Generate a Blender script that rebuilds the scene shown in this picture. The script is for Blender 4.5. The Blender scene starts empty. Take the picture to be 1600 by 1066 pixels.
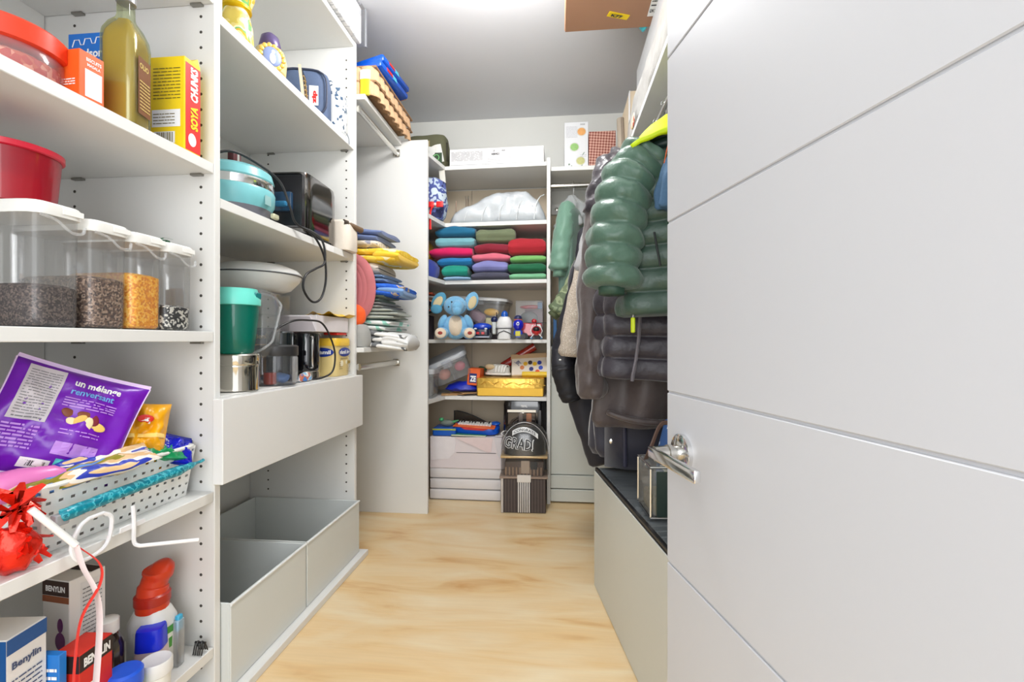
import bpy, math, random
from math import sin, cos, pi, radians as R, sqrt
from mathutils import Vector, Matrix, noise, Euler
rnd = random.Random(7)
SC = bpy.context.scene
COL = SC.collection
# ---------------------------------------------------------------- camera, world, lights, exposure
TH = 0.0969
cam_d = bpy.data.cameras.new('camera'); cam_d.sensor_width = 36; cam_d.lens = 720/1600*36; cam_d.clip_start = 0.02
cam = bpy.data.objects.new('camera', cam_d); COL.objects.link(cam)
cam.location = (0, 0, 1.0); cam.rotation_euler = (pi/2, 0, TH); SC.camera = cam
w = bpy.data.worlds.new('world'); SC.world = w; w.use_nodes = True
w.node_tree.nodes['Background'].inputs[0].default_value = (.93, .965, 1.0, 1)
w.node_tree.nodes['Background'].inputs[1].default_value = 1.1
def area(name, loc, rot, sx, sy, e, col=(1, 1, 1)):
    l = bpy.data.lights.new(name, 'AREA'); l.shape = 'RECTANGLE'; l.size = sx; l.size_y = sy; l.energy = e; l.color = col
    o = bpy.data.objects.new(name, l); o.location = loc; o.rotation_euler = rot; COL.objects.link(o); return o
pl = bpy.data.lights.new('ceiling_lamp_light', 'POINT'); pl.energy = 25; pl.color = (.98, .985, 1); pl.shadow_soft_size = .14
po = bpy.data.objects.new('ceiling_lamp_light', pl); po.location = (-.24, 1.62, 2.36); COL.objects.link(po)
area('camera_side_fill', (-.12, -.95, 1.45), (R(86), 0, R(6)), 1.1, 1.7, 17, (.97, .985, 1))  # unseen soft fill added behind the camera to brighten the shelves
SC.view_settings.view_transform = 'Standard'; SC.view_settings.look = 'None'
SC.view_settings.gamma = 1; SC.view_settings.use_curve_mapping = False
SC.view_settings.exposure = 0.58
SC.cycles.max_bounces = 10; SC.cycles.transparent_max_bounces = 24
SC.cycles.use_denoising = True
# ---------------------------------------------------------------- where a photo pixel meets a plane
CT, ST = cos(TH), sin(TH)
def dirx(px):
    t = (px-800)/720
    return (-ST + t*CT, CT + t*ST)
def X_at(px, Y): d = dirx(px); return d[0]/d[1]*Y
def Y_at(px, X): d = dirx(px); return d[1]/d[0]*X
def depth(X, Y): return -ST*X + CT*Y
def Z_at(py, X, Y): return 1 + (533-py)/720*depth(X, Y)
# ---------------------------------------------------------------- materials
def lin(c): return tuple(((v/255)/12.92 if v/255 <= .04045 else ((v/255+.055)/1.055)**2.4) for v in c)
MC = {}
def M(name, c=(200, 200, 200), rough=.5, metal=0, var=.06, scale=30, bump=0, bscale=None, sheen=0, coat=0, emit=0):
    if name in MC: return MC[name]
    m = bpy.data.materials.new(name); m.use_nodes = True; MC[name] = m
    nt = m.node_tree; b = nt.nodes['Principled BSDF']; n = nt.nodes; L = nt.links
    a = lin(c)
    tc = n.new('ShaderNodeTexCoord'); nz = n.new('ShaderNodeTexNoise'); nz.inputs['Scale'].default_value = scale; nz.inputs['Detail'].default_value = 3
    L.new(tc.outputs['Object'], nz.inputs['Vector'])
    mx = n.new('ShaderNodeMix'); mx.data_type = 'RGBA'
    mx.inputs[6].default_value = (*[v*(1-var) for v in a], 1); mx.inputs[7].default_value = (*[min(1, v*(1+var)) for v in a], 1)
    L.new(nz.outputs['Fac'], mx.inputs[0]); L.new(mx.outputs[2], b.inputs['Base Color'])
    b.inputs['Roughness'].default_value = rough; b.inputs['Metallic'].default_value = metal
    if sheen: b.inputs['Sheen Weight'].default_value = sheen
    if coat: b.inputs['Coat Weight'].default_value = coat; b.inputs['Coat Roughness'].default_value = .08
    if emit: b.inputs['Emission Color'].default_value = (*a, 1); b.inputs['Emission Strength'].default_value = emit
    if bump:
        n2 = n.new('ShaderNodeTexNoise'); n2.inputs['Scale'].default_value = bscale or scale; n2.inputs['Detail'].default_value = 4
        L.new(tc.outputs['Object'], n2.inputs['Vector'])
        bp = n.new('ShaderNodeBump'); bp.inputs['Strength'].default_value = bump; bp.inputs['Distance'].default_value = .01
        L.new(n2.outputs['Fac'], bp.inputs['Height']); L.new(bp.outputs[0], b.inputs['Normal'])
    return m
def speckle(name, cols, scale=60, rough=.6, kind='vor', rnd_=1.0, stretch=(1, 1, 1), bump=.4):
    """colour cells or blotches of several colours"""
    if name in MC: return MC[name]
    m = bpy.data.materials.new(name); m.use_nodes = True; MC[name] = m
    nt = m.node_tree; b = nt.nodes['Principled BSDF']; n = nt.nodes; L = nt.links
    tc = n.new('ShaderNodeTexCoord'); mp = n.new('ShaderNodeMapping'); mp.inputs['Scale'].default_value = stretch
    L.new(tc.outputs['Object'], mp.inputs['Vector'])
    if kind == 'vor':
        v = n.new('ShaderNodeTexVoronoi'); v.inputs['Scale'].default_value = scale; v.inputs['Randomness'].default_value = rnd_
        sp = n.new('ShaderNodeSeparateColor'); L.new(v.outputs['Color'], sp.inputs[0]); out = sp.outputs[0]; h = v.outputs['Distance']
    else:
        v = n.new('ShaderNodeTexNoise'); v.inputs['Scale'].default_value = scale; v.inputs['Detail'].default_value = 2; out = v.outputs['Fac']; h = out
    L.new(mp.outputs[0], v.inputs['Vector'])
    cr = n.new('ShaderNodeValToRGB'); cr.color_ramp.interpolation = 'CONSTANT'
    lo, hi = (0, 1) if kind == 'vor' else (.36, .68)
    e = cr.color_ramp.elements
    while len(e) < len(cols): e.new(.5)
    for i, c in enumerate(cols):
        e[i].position = lo + (hi-lo)*i/len(cols) if i else 0
        e[i].color = (*lin(c), 1)
    L.new(out, cr.inputs[0]); L.new(cr.outputs[0], b.inputs['Base Color']); b.inputs['Roughness'].default_value = rough
    if bump:
        bp = n.new('ShaderNodeBump'); bp.inputs['Strength'].default_value = bump; bp.inputs['Distance'].default_value = .003; bp.invert = kind == 'vor'
        L.new(h, bp.inputs['Height']); L.new(bp.outputs[0], b.inputs['Normal'])
    return m
def clear(name, tint=(255, 255, 255), gloss=.12, rough=.05, opac=.04, col=(235, 238, 240)):
    """thin clear plastic or glass: see-through with fresnel reflections and a trace of milkiness"""
    if name in MC: return MC[name]
    m = bpy.data.materials.new(name); m.use_nodes = True; MC[name] = m
    nt = m.node_tree; n = nt.nodes; L = nt.links
    for x in list(n): n.remove(x)
    o = n.new('ShaderNodeOutputMaterial'); t = n.new('ShaderNodeBsdfTransparent'); t.inputs[0].default_value = (*lin(tint), 1)
    d = n.new('ShaderNodeBsdfPrincipled'); d.inputs['Base Color'].default_value = (*lin(col), 1); d.inputs['Roughness'].default_value = rough*4+.1
    g = n.new('ShaderNodeBsdfGlossy'); g.inputs['Roughness'].default_value = rough
    fr = n.new('ShaderNodeFresnel'); fr.inputs[0].default_value = 1.5
    ad = n.new('ShaderNodeMath'); ad.operation = 'MULTIPLY_ADD'; ad.inputs[1].default_value = .5; ad.inputs[2].default_value = gloss*.05
    L.new(fr.outputs[0], ad.inputs[0])
    m1 = n.new('ShaderNodeMixShader'); m1.inputs[0].default_value = opac; L.new(t.outputs[0], m1.inputs[1]); L.new(d.outputs[0], m1.inputs[2])
    m2 = n.new('ShaderNodeMixShader'); L.new(ad.outputs[0], m2.inputs[0]); L.new(m1.outputs[0], m2.inputs[1]); L.new(g.outputs[0], m2.inputs[2])
    L.new(m2.outputs[0], o.inputs[0]); return m
# ---------------------------------------------------------------- mesh building
def V(*a): return Vector(a)
def spline(pts, n=8):
    P = [Vector(p) for p in pts]
    if len(P) < 3: return P
    out = []
    for i in range(len(P)-1):
        p0 = P[i-1] if i else P[0]*2-P[1]; p1 = P[i]; p2 = P[i+1]; p3 = P[i+2] if i+2 < len(P) else P[-1]*2-P[-2]
        for k in range(n):
            t = k/n
            out.append(.5*((2*p1)+(p2-p0)*t+(2*p0-5*p1+4*p2-p3)*t*t+(3*p1-p0-3*p2+p3)*t**3))
    return out+[P[-1]]
TXT = {}
def txt(s, bold=0):
    k = (s, bold)
    if k in TXT: return TXT[k]
    cu = bpy.data.curves.new('t', 'FONT'); cu.body = s; cu.size = 1; cu.offset = bold; cu.resolution_u = 2
    o = bpy.data.objects.new('t', cu); COL.objects.link(o)
    dg = bpy.context.evaluated_depsgraph_get(); dg.update()
    me = bpy.data.meshes.new_from_object(o.evaluated_get(dg))
    vs = [v.co.copy() for v in me.vertices]; fs = [tuple(p.vertices) for p in me.polygons]
    bpy.data.objects.remove(o); bpy.data.curves.remove(cu); bpy.data.meshes.remove(me)
    wd = max([v.x for v in vs] or [1])
    TXT[k] = (vs, fs, wd); return TXT[k]
class G:
    def __init__(s): s.V = []; s.F = []; s.I = []; s.m = 0
    def add(s, vs, fs):
        b = len(s.V); s.V += [Vector(v) for v in vs]; s.F += [tuple(i+b for i in f) for f in fs]; s.I += [s.m]*len(fs); return s
    def mat(s, i): s.m = i; return s
    def box(s, x0, x1, y0, y1, z0, z1, bev=0, seg=1):
        vs = [(x, y, z) for x in (x0, x1) for y in (y0, y1) for z in (z0, z1)]
        fs = [(0, 1, 3, 2), (4, 6, 7, 5), (0, 4, 5, 1), (2, 3, 7, 6), (0, 2, 6, 4), (1, 5, 7, 3)]
        if bev:
            import bmesh
            bm = bmesh.new(); q = [bm.verts.new(v) for v in vs]
            for f in fs: bm.faces.new([q[i] for i in f])
            bmesh.ops.bevel(bm, geom=list(bm.edges), offset=bev, segments=seg, affect='EDGES', profile=.5)
            bm.verts.index_update(); vs = [v.co.copy() for v in bm.verts]; fs = [tuple(v.index for v in f.verts) for f in bm.faces]; bm.free()
        return s.add(vs, fs)
    def loft(s, rings, closed=True, cap=True):
        n = len(rings[0]); vs = [p for r in rings for p in r]; fs = []
        for i in range(len(rings)-1):
            for j in range(n if closed else n-1):
                k = (j+1) % n
                fs.append((i*n+j, i*n+k, (i+1)*n+k, (i+1)*n+j))
        if cap and closed:
            fs.append(tuple(range(n-1, -1, -1))); fs.append(tuple((len(rings)-1)*n+j for j in range(n)))
        return s.add(vs, fs)
    def lathe(s, prof, seg=28, c=(0, 0, 0), sx=1, sy=1, cap=True, sup=2):
        rings = []
        for r, z in prof:
            ring = []
            for k in range(seg):
                a = 2*pi*k/seg; ca, sa = cos(a), sin(a)
                q = 1 if sup == 2 else (abs(ca)**sup+abs(sa)**sup)**(-1/sup)
                ring.append(V(c[0]+r*sx*ca*q, c[1]+r*sy*sa*q, c[2]+z))
            rings.append(ring)
        return s.loft(rings, cap=cap)
    def rbox(s, w, d, prof, r=4, seg=36, c=(0, 0, 0)):
        """rounded-rectangle cross section w x d; prof = [(scale, z)...]"""
        return s.lathe([(k, z) for k, z in prof], seg, c, w/2, d/2, True, r)
    def tube(s, pts, r, seg=8, flat=1, closed=False, cap=True):
        P = [Vector(p) for p in pts]; n = len(P); rings = []
        up = None
        for i in range(n):
            a = P[i-1] if (i or closed) else P[i]; b = P[(i+1) % n] if (i < n-1 or closed) else P[i]
            t = (b-a).normalized() if (b-a).length > 1e-9 else V(0, 0, 1)
            if up is None:
                up = V(0, 0, 1) if abs(t.z) < .9 else V(0, 1, 0)
            u = (up-t*up.dot(t))
            u = u.normalized() if u.length > 1e-6 else t.orthogonal().normalized()
            up = u; v = t.cross(u)
            rr = r[min(i, len(r)-1)] if isinstance(r, (list, tuple)) else r
            rings.append([P[i]+u*(rr*cos(2*pi*k/seg))*flat+v*(rr*sin(2*pi*k/seg)) for k in range(seg)])
        if closed: rings.append(rings[0])
        return s.loft(rings, cap=cap and not closed)
    def ell(s, c, r, rot=(0, 0, 0), nu=20, nv=12, f=None):
        m = Euler(rot).to_matrix(); rings = []
        for i in range(nv+1):
            a = pi*min(max(i/nv, .015), .985)
            ring = []
            for k in range(nu):
                b = 2*pi*k/nu; p = V(sin(a)*cos(b), sin(a)*sin(b), -cos(a))
                q = 1+(f(p) if f else 0)
                ring.append(Vector(c)+m @ V(p.x*r[0]*q, p.y*r[1]*q, p.z*r[2]*q))
            rings.append(ring)
        return s.loft(rings)
    def surf(s, f, nu=16, nv=16, u0=-1, u1=1, v0=-1, v1=1, off=0):
        vs = []
        for j in range(nv+1):
            for i in range(nu+1):
                u = u0+(u1-u0)*i/nu; v = v0+(v1-v0)*j/nv
                p = f(u, v)
                if off:
                    e = .01; nn = (f(u+e, v)-f(u-e, v)).cross(f(u, v+e)-f(u, v-e)); p = p+nn.normalized()*off
                vs.append(p)
        fs = [(j*(nu+1)+i, j*(nu+1)+i+1, (j+1)*(nu+1)+i+1, (j+1)*(nu+1)+i) for j in range(nv) for i in range(nu)]
        return s.add(vs, fs)
    def text(s, st, f, u, v, h, wid=None, off=.0006, bold=0, rot=0, center=False):
        """letters laid on surface f(u,v); h and wid in the surface's own units"""
        vs, fs, wd = txt(st, bold); k = h/.72
        kx = k if wid is None else wid/wd
        out = []
        for p in vs:
            a = p.x*kx-(wd*kx/2 if center else 0); b = p.y*k
            a, b = a*cos(rot)-b*sin(rot), a*sin(rot)+b*cos(rot)
            uu, vv = u+a, v+b; q = f(uu, vv); e = .004
            nn = (f(uu+e, vv)-f(uu-e, vv)).cross(f(uu, vv+e)-f(uu, vv-e)).normalized()
            out.append(q+nn*off)
        return s.add(out, fs)
    def lines(s, f, u0, u1, v0, v1, n, fill=.45, off=.0006, jag=.25, seed=1):
        """rows of small print"""
        rr = random.Random(seed)
        for i in range(n):
            a = v0+(v1-v0)*(i+.2)/n; b = a+(v1-v0)/n*fill
            u = u0
            while u < u1:
                e = min(u1, u+(u1-u0)*rr.uniform(.08, .3))
                s.surf(f, 1, 1, u, e, a, b, off); u = e+(u1-u0)*.03
            if rr.random() < jag: pass
        return s
    def xf(s, m, start=0):
        for i in range(start, len(s.V)): s.V[i] = m @ s.V[i]
        return s
    def rot(s, e, c=(0, 0, 0), start=0):
        c = Vector(c); return s.xf(Matrix.Translation(c) @ Euler(e).to_matrix().to_4x4() @ Matrix.Translation(-c), start)
    def wob(s, amp, sc, seed=0, keep=None):
        for i, p in enumerate(s.V):
            n = noise.noise_vector(p*sc+V(seed, seed*1.7, -seed))*amp
            if keep: n *= keep(p)
            s.V[i] = p+n
        return s
def plane(o, u, v):
    o, u, v = Vector(o), Vector(u), Vector(v); return lambda a, b: o+u*a+v*b
def part(name, g, mats, parent=None, smooth=True, kind=None, label=None, ang=38, loc=None):
    me = bpy.data.meshes.new(name); me.from_pydata([tuple(p) for p in g.V], [], g.F)
    mats = mats if isinstance(mats, (list, tuple)) else [mats]
    for m in mats: me.materials.append(m)
    me.polygons.foreach_set('material_index', [min(i, len(mats)-1) for i in g.I])
    if smooth:
        me.polygons.foreach_set('use_smooth', [True]*len(me.polygons)); me.set_sharp_from_angle(angle=R(ang))
    me.update()
    o = bpy.data.objects.new(name, me); COL.objects.link(o)
    if loc: o.location = loc
    if parent: o.parent = parent
    if kind or 'print' in name: o['kind'] = kind or 'stuff'
    if label: o['label'] = label
    return o
def thing(name, label, cat, loc=(0, 0, 0), rot=(0, 0, 0), group=None):
    o = bpy.data.objects.new(name, None); COL.objects.link(o); o.empty_display_size = .05
    o.location = loc; o.rotation_euler = rot if isinstance(rot, tuple) else (0, 0, rot)
    o['label'] = label; o['category'] = cat
    if group: o['group'] = group
    return o
def tag(o, label, cat, group=None):
    o['label'] = label; o['category'] = cat
    if group: o['group'] = group
    return o
def struct(name, g, mats, smooth=False): return part(name, g, mats, None, smooth, 'structure')
# ---------------------------------------------------------------- common materials
WH = M('white_melamine', (226, 226, 223), .42, var=.015, scale=3)
WHI = M('white_melamine_panel', (222, 222, 218), .5, var=.02, scale=3)
BEI = M('beige_back_board', (214, 198, 174), .7, var=.03, scale=4)
WALLM = M('wall_paint', (226, 226, 220), .8, var=.015, scale=5, bump=.03, bscale=250)
CEILM = M('ceiling_paint', (212, 213, 216), .9, var=.015, scale=5, bump=.05, bscale=300)
DARK = M('black_plastic', (22, 22, 24), .35)
HOLE = M('pin_hole_shadow', (70, 66, 60), .9)
CHR = M('chrome', (225, 225, 225), .12, 1, var=.02)
STEEL = M('brushed_steel', (200, 198, 192), .22, 1, var=.04)
CLEAR = clear('clear_plastic')
CLEARM = clear('milky_clear_plastic', opac=.2, rough=.15)
WPL = M('white_plastic', (238, 238, 234), .35, var=.01)
WPAP = M('white_card', (232, 231, 229), .6, var=.02)
INK = M('dark_print', (60, 60, 64), .6)
GINK = M('grey_print', (130, 130, 134), .6)
WINK = M('white_print', (245, 245, 245), .6)
BROWN = M('brown_cardboard', (172, 132, 98), .75, var=.05, scale=60)
# ================================================================ STRUCTURE
XW, XE, YB, ZC = -1.46, .68, 3.25, 2.58
def floor_mat():
    m = bpy.data.materials.new('plywood_floor'); m.use_nodes = True; nt = m.node_tree; n = nt.nodes; L = nt.links; b = n['Principled BSDF']
    tc = n.new('ShaderNodeTexCoord'); mp = n.new('ShaderNodeMapping'); mp.inputs['Scale'].default_value = (1.1, 4.5, 1); mp.inputs['Rotation'].default_value = (0, 0, .12)
    L.new(tc.outputs['Object'], mp.inputs[0])
    n1 = n.new('ShaderNodeTexNoise'); n1.inputs['Scale'].default_value = 1.6; n1.inputs['Detail'].default_value = 5; n1.inputs['Distortion'].default_value = 1.1
    L.new(mp.outputs[0], n1.inputs['Vector'])
    cr = n.new('ShaderNodeValToRGB'); e = cr.color_ramp.elements
    e[0].position = .25; e[0].color = (*lin((216, 164, 104)), 1); e[1].position = .72; e[1].color = (*lin((243, 224, 188)), 1)
    k = e.new(.42); k.color = (*lin((236, 203, 150)), 1)
    L.new(n1.outputs['Fac'], cr.inputs[0])
    mp2 = n.new('ShaderNodeMapping'); mp2.inputs['Scale'].default_value = (3, 60, 1); L.new(tc.outputs['Object'], mp2.inputs[0])
    n2 = n.new('ShaderNodeTexNoise'); n2.inputs['Scale'].default_value = 2; n2.inputs['Detail'].default_value = 3; L.new(mp2.outputs[0], n2.inputs['Vector'])
    mx = n.new('ShaderNodeMix'); mx.data_type = 'RGBA'; mx.blend_type = 'MULTIPLY'; mx.inputs[0].default_value = .12
    L.new(cr.outputs[0], mx.inputs[6]); L.new(n2.outputs['Fac'], mx.inputs[7]); L.new(mx.outputs[2], b.inputs['Base Color'])
    b.inputs['Roughness'].default_value = .38
    return m
struct('floor', G().box(XW-.02, XE+.02, -1.2, YB+.02, -.03, 0), floor_mat())
struct('ceiling', G().box(XW-.02, XE+.02, -.3, YB+.02, ZC, ZC+.03), CEILM)
struct('wall_left', G().box(XW-.03, XW, -.3, YB+.03, 0, ZC), WALLM)
struct('wall_back', G().box(XW, XE, YB, YB+.03, 0, ZC), WALLM)
struct('wall_right', G().box(XE, XE+.03, -.1, YB+.03, 0, ZC), WALLM)
# ceiling lamp (just above the frame)
t = thing('ceiling_light', 'round flush ceiling lamp with opal diffuser mounted above the aisle', 'lamp', (-.24, 1.55, ZC))
part('lamp_base', G().lathe([(.17, -.001), (.17, -.03), (.16, -.035)], 40), WPL, t)
part('diffuser', G().lathe([(.16, -.03), (.155, -.05), (.13, -.075), (.08, -.09), (.02, -.095)], 40), M('lit_opal', (255, 250, 240), .4, emit=9), t)
# ---------------------------------------------------------------- door with grooved panels, latch edge deep in the closet
DL = V(.173, .740, 0); dd = V(.2194, -.9757, 0); dn = V(-.9757, -.2194, 0)  # latch edge, direction to hinge, face normal
DM = M('door_paint', (188, 189, 193), .38, var=.012, scale=2)
def door_root():
    o = bpy.data.objects.new('door_1', None); COL.objects.link(o); o.location = DL; o.rotation_euler = (0, 0, math.atan2(dd.y, dd.x)); o['kind'] = 'structure'
    return o
dr = door_root()   # local +x runs to the hinge, local -y is the visible face
DWID = .86
part('door_core', G().box(0, DWID, .0012, .038, .012, 2.06), DM, dr, False)
edges = [.012, .137, .397, .657, .921, 1.184, 1.440, 1.70, 1.96, 2.06]
for a, b in zip(edges[:-1], edges[1:]):
    part('door_panel', G().box(0, DWID, -.0015, .005, a+.0016, b-.0016, .0012), DM, dr, False)
hz = .838
hx = .052
h = G().lathe([(.027, 0), (.027, .006), (.0245, .008), (.010, .009)], 40).rot((R(90), 0, 0)); h.xf(Matrix.Translation((hx, -.0015, hz)))
ho = part('handle_rose', h, CHR, dr)
g = G().lathe([(.0105, 0), (.0105, .012), (.0125, .013), (.0125, .018), (.0105, .019), (.0105, .038)], 24).rot((R(90), 0, 0)); g.xf(Matrix.Translation((hx, -.008, hz)))
part('neck', g, STEEL, ho)
part('lever', G().box(hx-.014, hx+.118, -.050, -.041, hz-.008, hz+.008, .002, 2), CHR, ho)
part('latch_plate', G().box(-.0015, 0, .009, .03, hz-.07, hz+.07), STEEL, dr)
# ---------------------------------------------------------------- closet towers along the wall
XL = -.935
Y1, Y2, Y3 = 1.18, 2.06, 2.60
PT = .022
def holes(panel, y, z0, z1, dirn, xs=(XL-.04, -1.36)):
    g = G()
    for x in xs:
        z = z0
        while z < z1:
            g.add(G().lathe([(.0042, 0), (.0042, .0006)], 8).rot((R(90)*dirn, 0, 0)).xf(Matrix.Translation((x, y, z))).V, [tuple(range(8)), tuple(range(15, 7, -1))]+[(i, (i+1) % 8, 8+(i+1) % 8, 8+i) for i in range(8)])
            z += .0427
    part('pin_holes', g, HOLE, panel, False, 'stuff')
def shelf(root, x0, x1, y0, y1, z0, z1, mat=WH, name='shelf'):
    return part(name, G().box(x0, x1, y0, y1, z0, z1, .0015), mat, root, False)
def clips(root, y, z, s):
    for x in (XL-.045, -1.34): part('shelf_clip', G().box(x-.018, x+.014, y-.012, y-.0005, z-.006, z-.0005), M('clip_metal', (150, 148, 142), .4, .8), root, False)
t1 = thing('shelf_tower', 'white adjustable shelf tower nearest the camera holding pantry food', 'shelving', (0, 0, 0))
p = part('side_panel', G().box(XW+.001, XL, Y1, Y1+PT, 0, 2.39, .0015), WH, t1, False); holes(p, Y1, .10, 2.33, 1)
part('side_panel', G().box(XW+.001, XL, .30, .30+PT, 0, 2.39, .0015), WH, t1, False)
part('back_panel', G().box(XW+.001, XW+.008, .325, Y1-.003, .02, 2.39), WHI, t1, False)
for z0, z1 in ((1.925, 1.953), (1.459, 1.487), (.998, 1.0255), (.559, .587), (.132, .16), (.02, .05), (2.365, 2.39)):
    shelf(t1, XW+.008, XL-.002, .325, Y1-.001, z0, z1); clips(t1, Y1, z0, 1)
t2 = thing('shelf_tower', 'white shelf tower holding kitchen appliances above two open storage bins', 'shelving', (0, 0, 0))
p = part('side_panel', G().box(XW+.001, XL, Y2, Y2+PT, 0, 2.393, .0015), WH, t2, False); holes(p, Y2, .30, 2.33, 1)
part('back_panel', G().box(XW+.001, XW+.008, Y1+PT+.001, Y2-.001, .02, 2.39), WHI, t2, False)
for z0, z1 in ((1.887, 1.915), (1.372, 1.40), (.817, .845)):
    shelf(t2, XW+.008, XL-.002, Y1+PT+.001, Y2-.001, z0, z1); clips(t2, Y2, z0, 1)
part('top_board', G().box(XW+.001, XL-.001, Y1+PT+.001, Y2-.001, 2.368, 2.392, .0015), WH, t2, False)
part('drawer_front', G().box(XL, -.905, Y1-.008, Y2+.022, .607, .841, .002), M('drawer_front_white', (230, 230, 228), .35, var=.01, scale=2), t2, False)
part('drawer_box', G().box(-1.42, XL-.002, Y1+.04, Y2-.02, .63, .80), WHI, t2, False)
part('base_board', G().box(XW+.001, -.878, Y1+PT, Y2+.022, 0, .026, .002), WH, t2, False)
# fabric bins
def bin_(y0, y1, lab):
    t = thing('storage_bin', lab, 'bin', (-1.17, (y0+y1)/2, .027), group='open bins at the foot of the appliance tower')
    m = M('bin_board', (214, 218, 216), .55, var=.02, scale=6)
    hy = (y1-y0)/2; hx0, hx1, hh, k = -.25, .262, .238, .006
    part('front_wall', G().box(hx1-k, hx1, -hy, hy, 0, hh, .002), m, t, False)
    part('back_wall', G().box(hx0, hx0+k, -hy, hy, 0, hh, .002), m, t, False)
    part('side_wall', G().box(hx0+k, hx1-k, -hy, -hy+k, 0, hh, .002), m, t, False)
    part('side_wall', G().box(hx0+k, hx1-k, hy-k, hy, 0, hh, .002), m, t, False)
    part('bottom_panel', G().box(hx0+k, hx1-k, -hy+k, hy-k, 0, k), m, t, False)
    part('rim_seam', G().tube([(hx1+.0005, -hy, hh-.004), (hx1+.0005, hy, hh-.004)], .004, 6), M('bin_rim', (235, 237, 236), .5), t)
bin_(1.207, 1.597, 'pale grey open storage bin on the tower base, nearer the camera')
bin_(1.604, 2.050, 'pale grey open storage bin on the tower base, nearer the bare side panel')
# section with hanging rails
t3 = thing('hanging_section', 'white closet section with two steel rails between appliance tower and bare side panel', 'shelving', (0, 0, 0))
part('side_panel', G().box(XW+.001, -.742, Y3, Y3+PT, 0, 2.163, .0015), WH, t3, False)
shelf(t3, XW+.001, -.895, Y2+PT+.001, Y3-.001, 2.135, 2.160)
shelf(t3, XW+.001, -.90, Y2+PT+.001, Y3-.001, .946, .970)
for zz in (2.09, .877):
    g = G().tube([(-.925, Y2+PT+.001, zz), (-.925, Y3-.001, zz)], .0125, 16, 1.3)
    part('clothes_rail', g, STEEL, t3)
    part('rail_socket', G().box(-.945, -.905, Y3-.012, Y3-.0012, zz-.022, zz+.02, .003), STEEL, t3)
# corner shelving on the back wall
t4 = thing('corner_shelving', 'white L-shaped corner shelving on the back wall with beige back board', 'shelving', (0, 0, 0))
XP0, XP1, YF = -.061, -.039, 2.83
p = part('side_panel', G().box(XP0, XP1, YF, YB-.001, 0, 2.125, .0015), WH, t4, False)
part('back_panel', G().box(-.60, XP0-.001, YB-.012, YB-.001, 0, 2.07), BEI, t4, False)
part('back_panel', G().box(-.95, -.603, YB-.012, YB-.001, 0, 2.07), BEI, t4, False)
part('back_panel', G().box(XW+.001, -.953, YB-.012, YB-.001, 0, 2.07), BEI, t4, False)
part('wall_panel', G().box(XW+.001, XW+.01, Y3+PT+.001, YB-.013, 0, 2.07), BEI, t4, False)
for z0, z1 in ((2.077, 2.10), (1.719, 1.743), (1.357, 1.380), (.988, 1.009), (.632, .655)):
    poly = [(XW+.011, Y3+PT+.001), (-.744, Y3+PT+.001), (-.70, 2.85), (XP0-.001, YF+.001), (XP0-.001, YB-.013), (XW+.011, YB-.013)]
    part('corner_shelf', G().loft([[V(x, y, z0) for x, y in poly], [V(x, y, z1) for x, y in poly]]), WH, t4, False)
# back section to the side
t5 = thing('hanging_section', 'white hanging section on the back wall with low closed cabinet front', 'shelving', (0, 0, 0))
shelf(t5, XP1+.001, XE-.002, 2.86, YB-.001, 2.052, 2.078)
part('clothes_rail', G().tube([(XP1+.001, 2.93, 1.982), (XE-.002, 2.93, 1.982)], .0125, 16, 1.3), STEEL, t5)
part('wall_rail', G().box(XP1+.001, XE-.002, YB-.03, YB-.001, 1.88, 1.95, .002), WH, t5, False)
for x in (.0, .05): part('rail_bracket', G().lathe([(.012, 0), (.012, .006), (.005, .008)], 12).rot((R(90), 0, 0)).xf(Matrix.Translation((x, YB-.031, 1.915))), STEEL, t5)
part('back_panel', G().box(XP1+.001, XE-.002, YB-.01, YB-.001, .97, 1.878), BEI, t5, False)
shelf(t5, XP1+.001, XE-.002, 2.87, YB-.011, .943, .965)
part('cabinet_panel', G().box(XP1+.001, XE-.002, 2.875, 2.893, .172, .941, .002), M('grey_white_panel', (208, 211, 204), .5, var=.015, scale=3), t5, False)
part('drawer_front', G().box(XP1+.001, XE-.002, 2.862, 2.88, .089, .169, .002), MC['grey_white_panel'], t5, False)
part('drawer_front', G().box(XP1+.001, XE-.002, 2.855, 2.873, .01, .084, .002), MC['grey_white_panel'], t5, False)
# long shelf and rail over the coats
SX, SZ = .337, 1.915
t6 = thing('long_shelf', 'long white shelf above the hanging coats beside the open door', 'shelving', (0, 0, 0))
shelf(t6, SX, XE-.001, .85, 2.84, SZ, SZ+.022)
RX, RZ = .383, 1.828
part('clothes_rail', G().tube([(RX, .86, RZ), (RX, 2.80, RZ)], .0125, 16, 1), STEEL, t6)
for y in (.95, 2.75): part('rail_bracket', G().box(RX-.006, RX+.006, y-.004, y+.004, RZ+.008, SZ-.0005), STEEL, t6, False)
# low bench cabinet under the coats
ba = math.atan2(.117, .741)
t7 = thing('shoe_bench', 'low pale grey cabinet with black slatted top under the hanging coats', 'bench', (.156, 1.909, 0), (0, 0, ba))
GW = M('bench_panel', (206, 209, 203), .45, var=.015, scale=3)
part('body', G().box(0, .30, -.98, 0, 0, .462, .002), GW, t7, False)
part('front_panel', G().box(-.004, 0, -.98, 0, .004, .470, .001), GW, t7, False)
part('top_frame', G().box(.0, .30, -.98, 0, .463, .472), DARK, t7, False)
part('front_rail', G().box(.0, .012, -.98, 0, .472, .484, .002), DARK, t7, False)
for i in range(26):
    y = -.02-.037*i
    part('slat', G().box(.014, .30, y-.013, y+.013, .4725, .481, .003).rot((R(14), 0, 0), (0, y, .476)), M('rack_metal', (120, 126, 130), .3, .6), t7, False)
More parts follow.
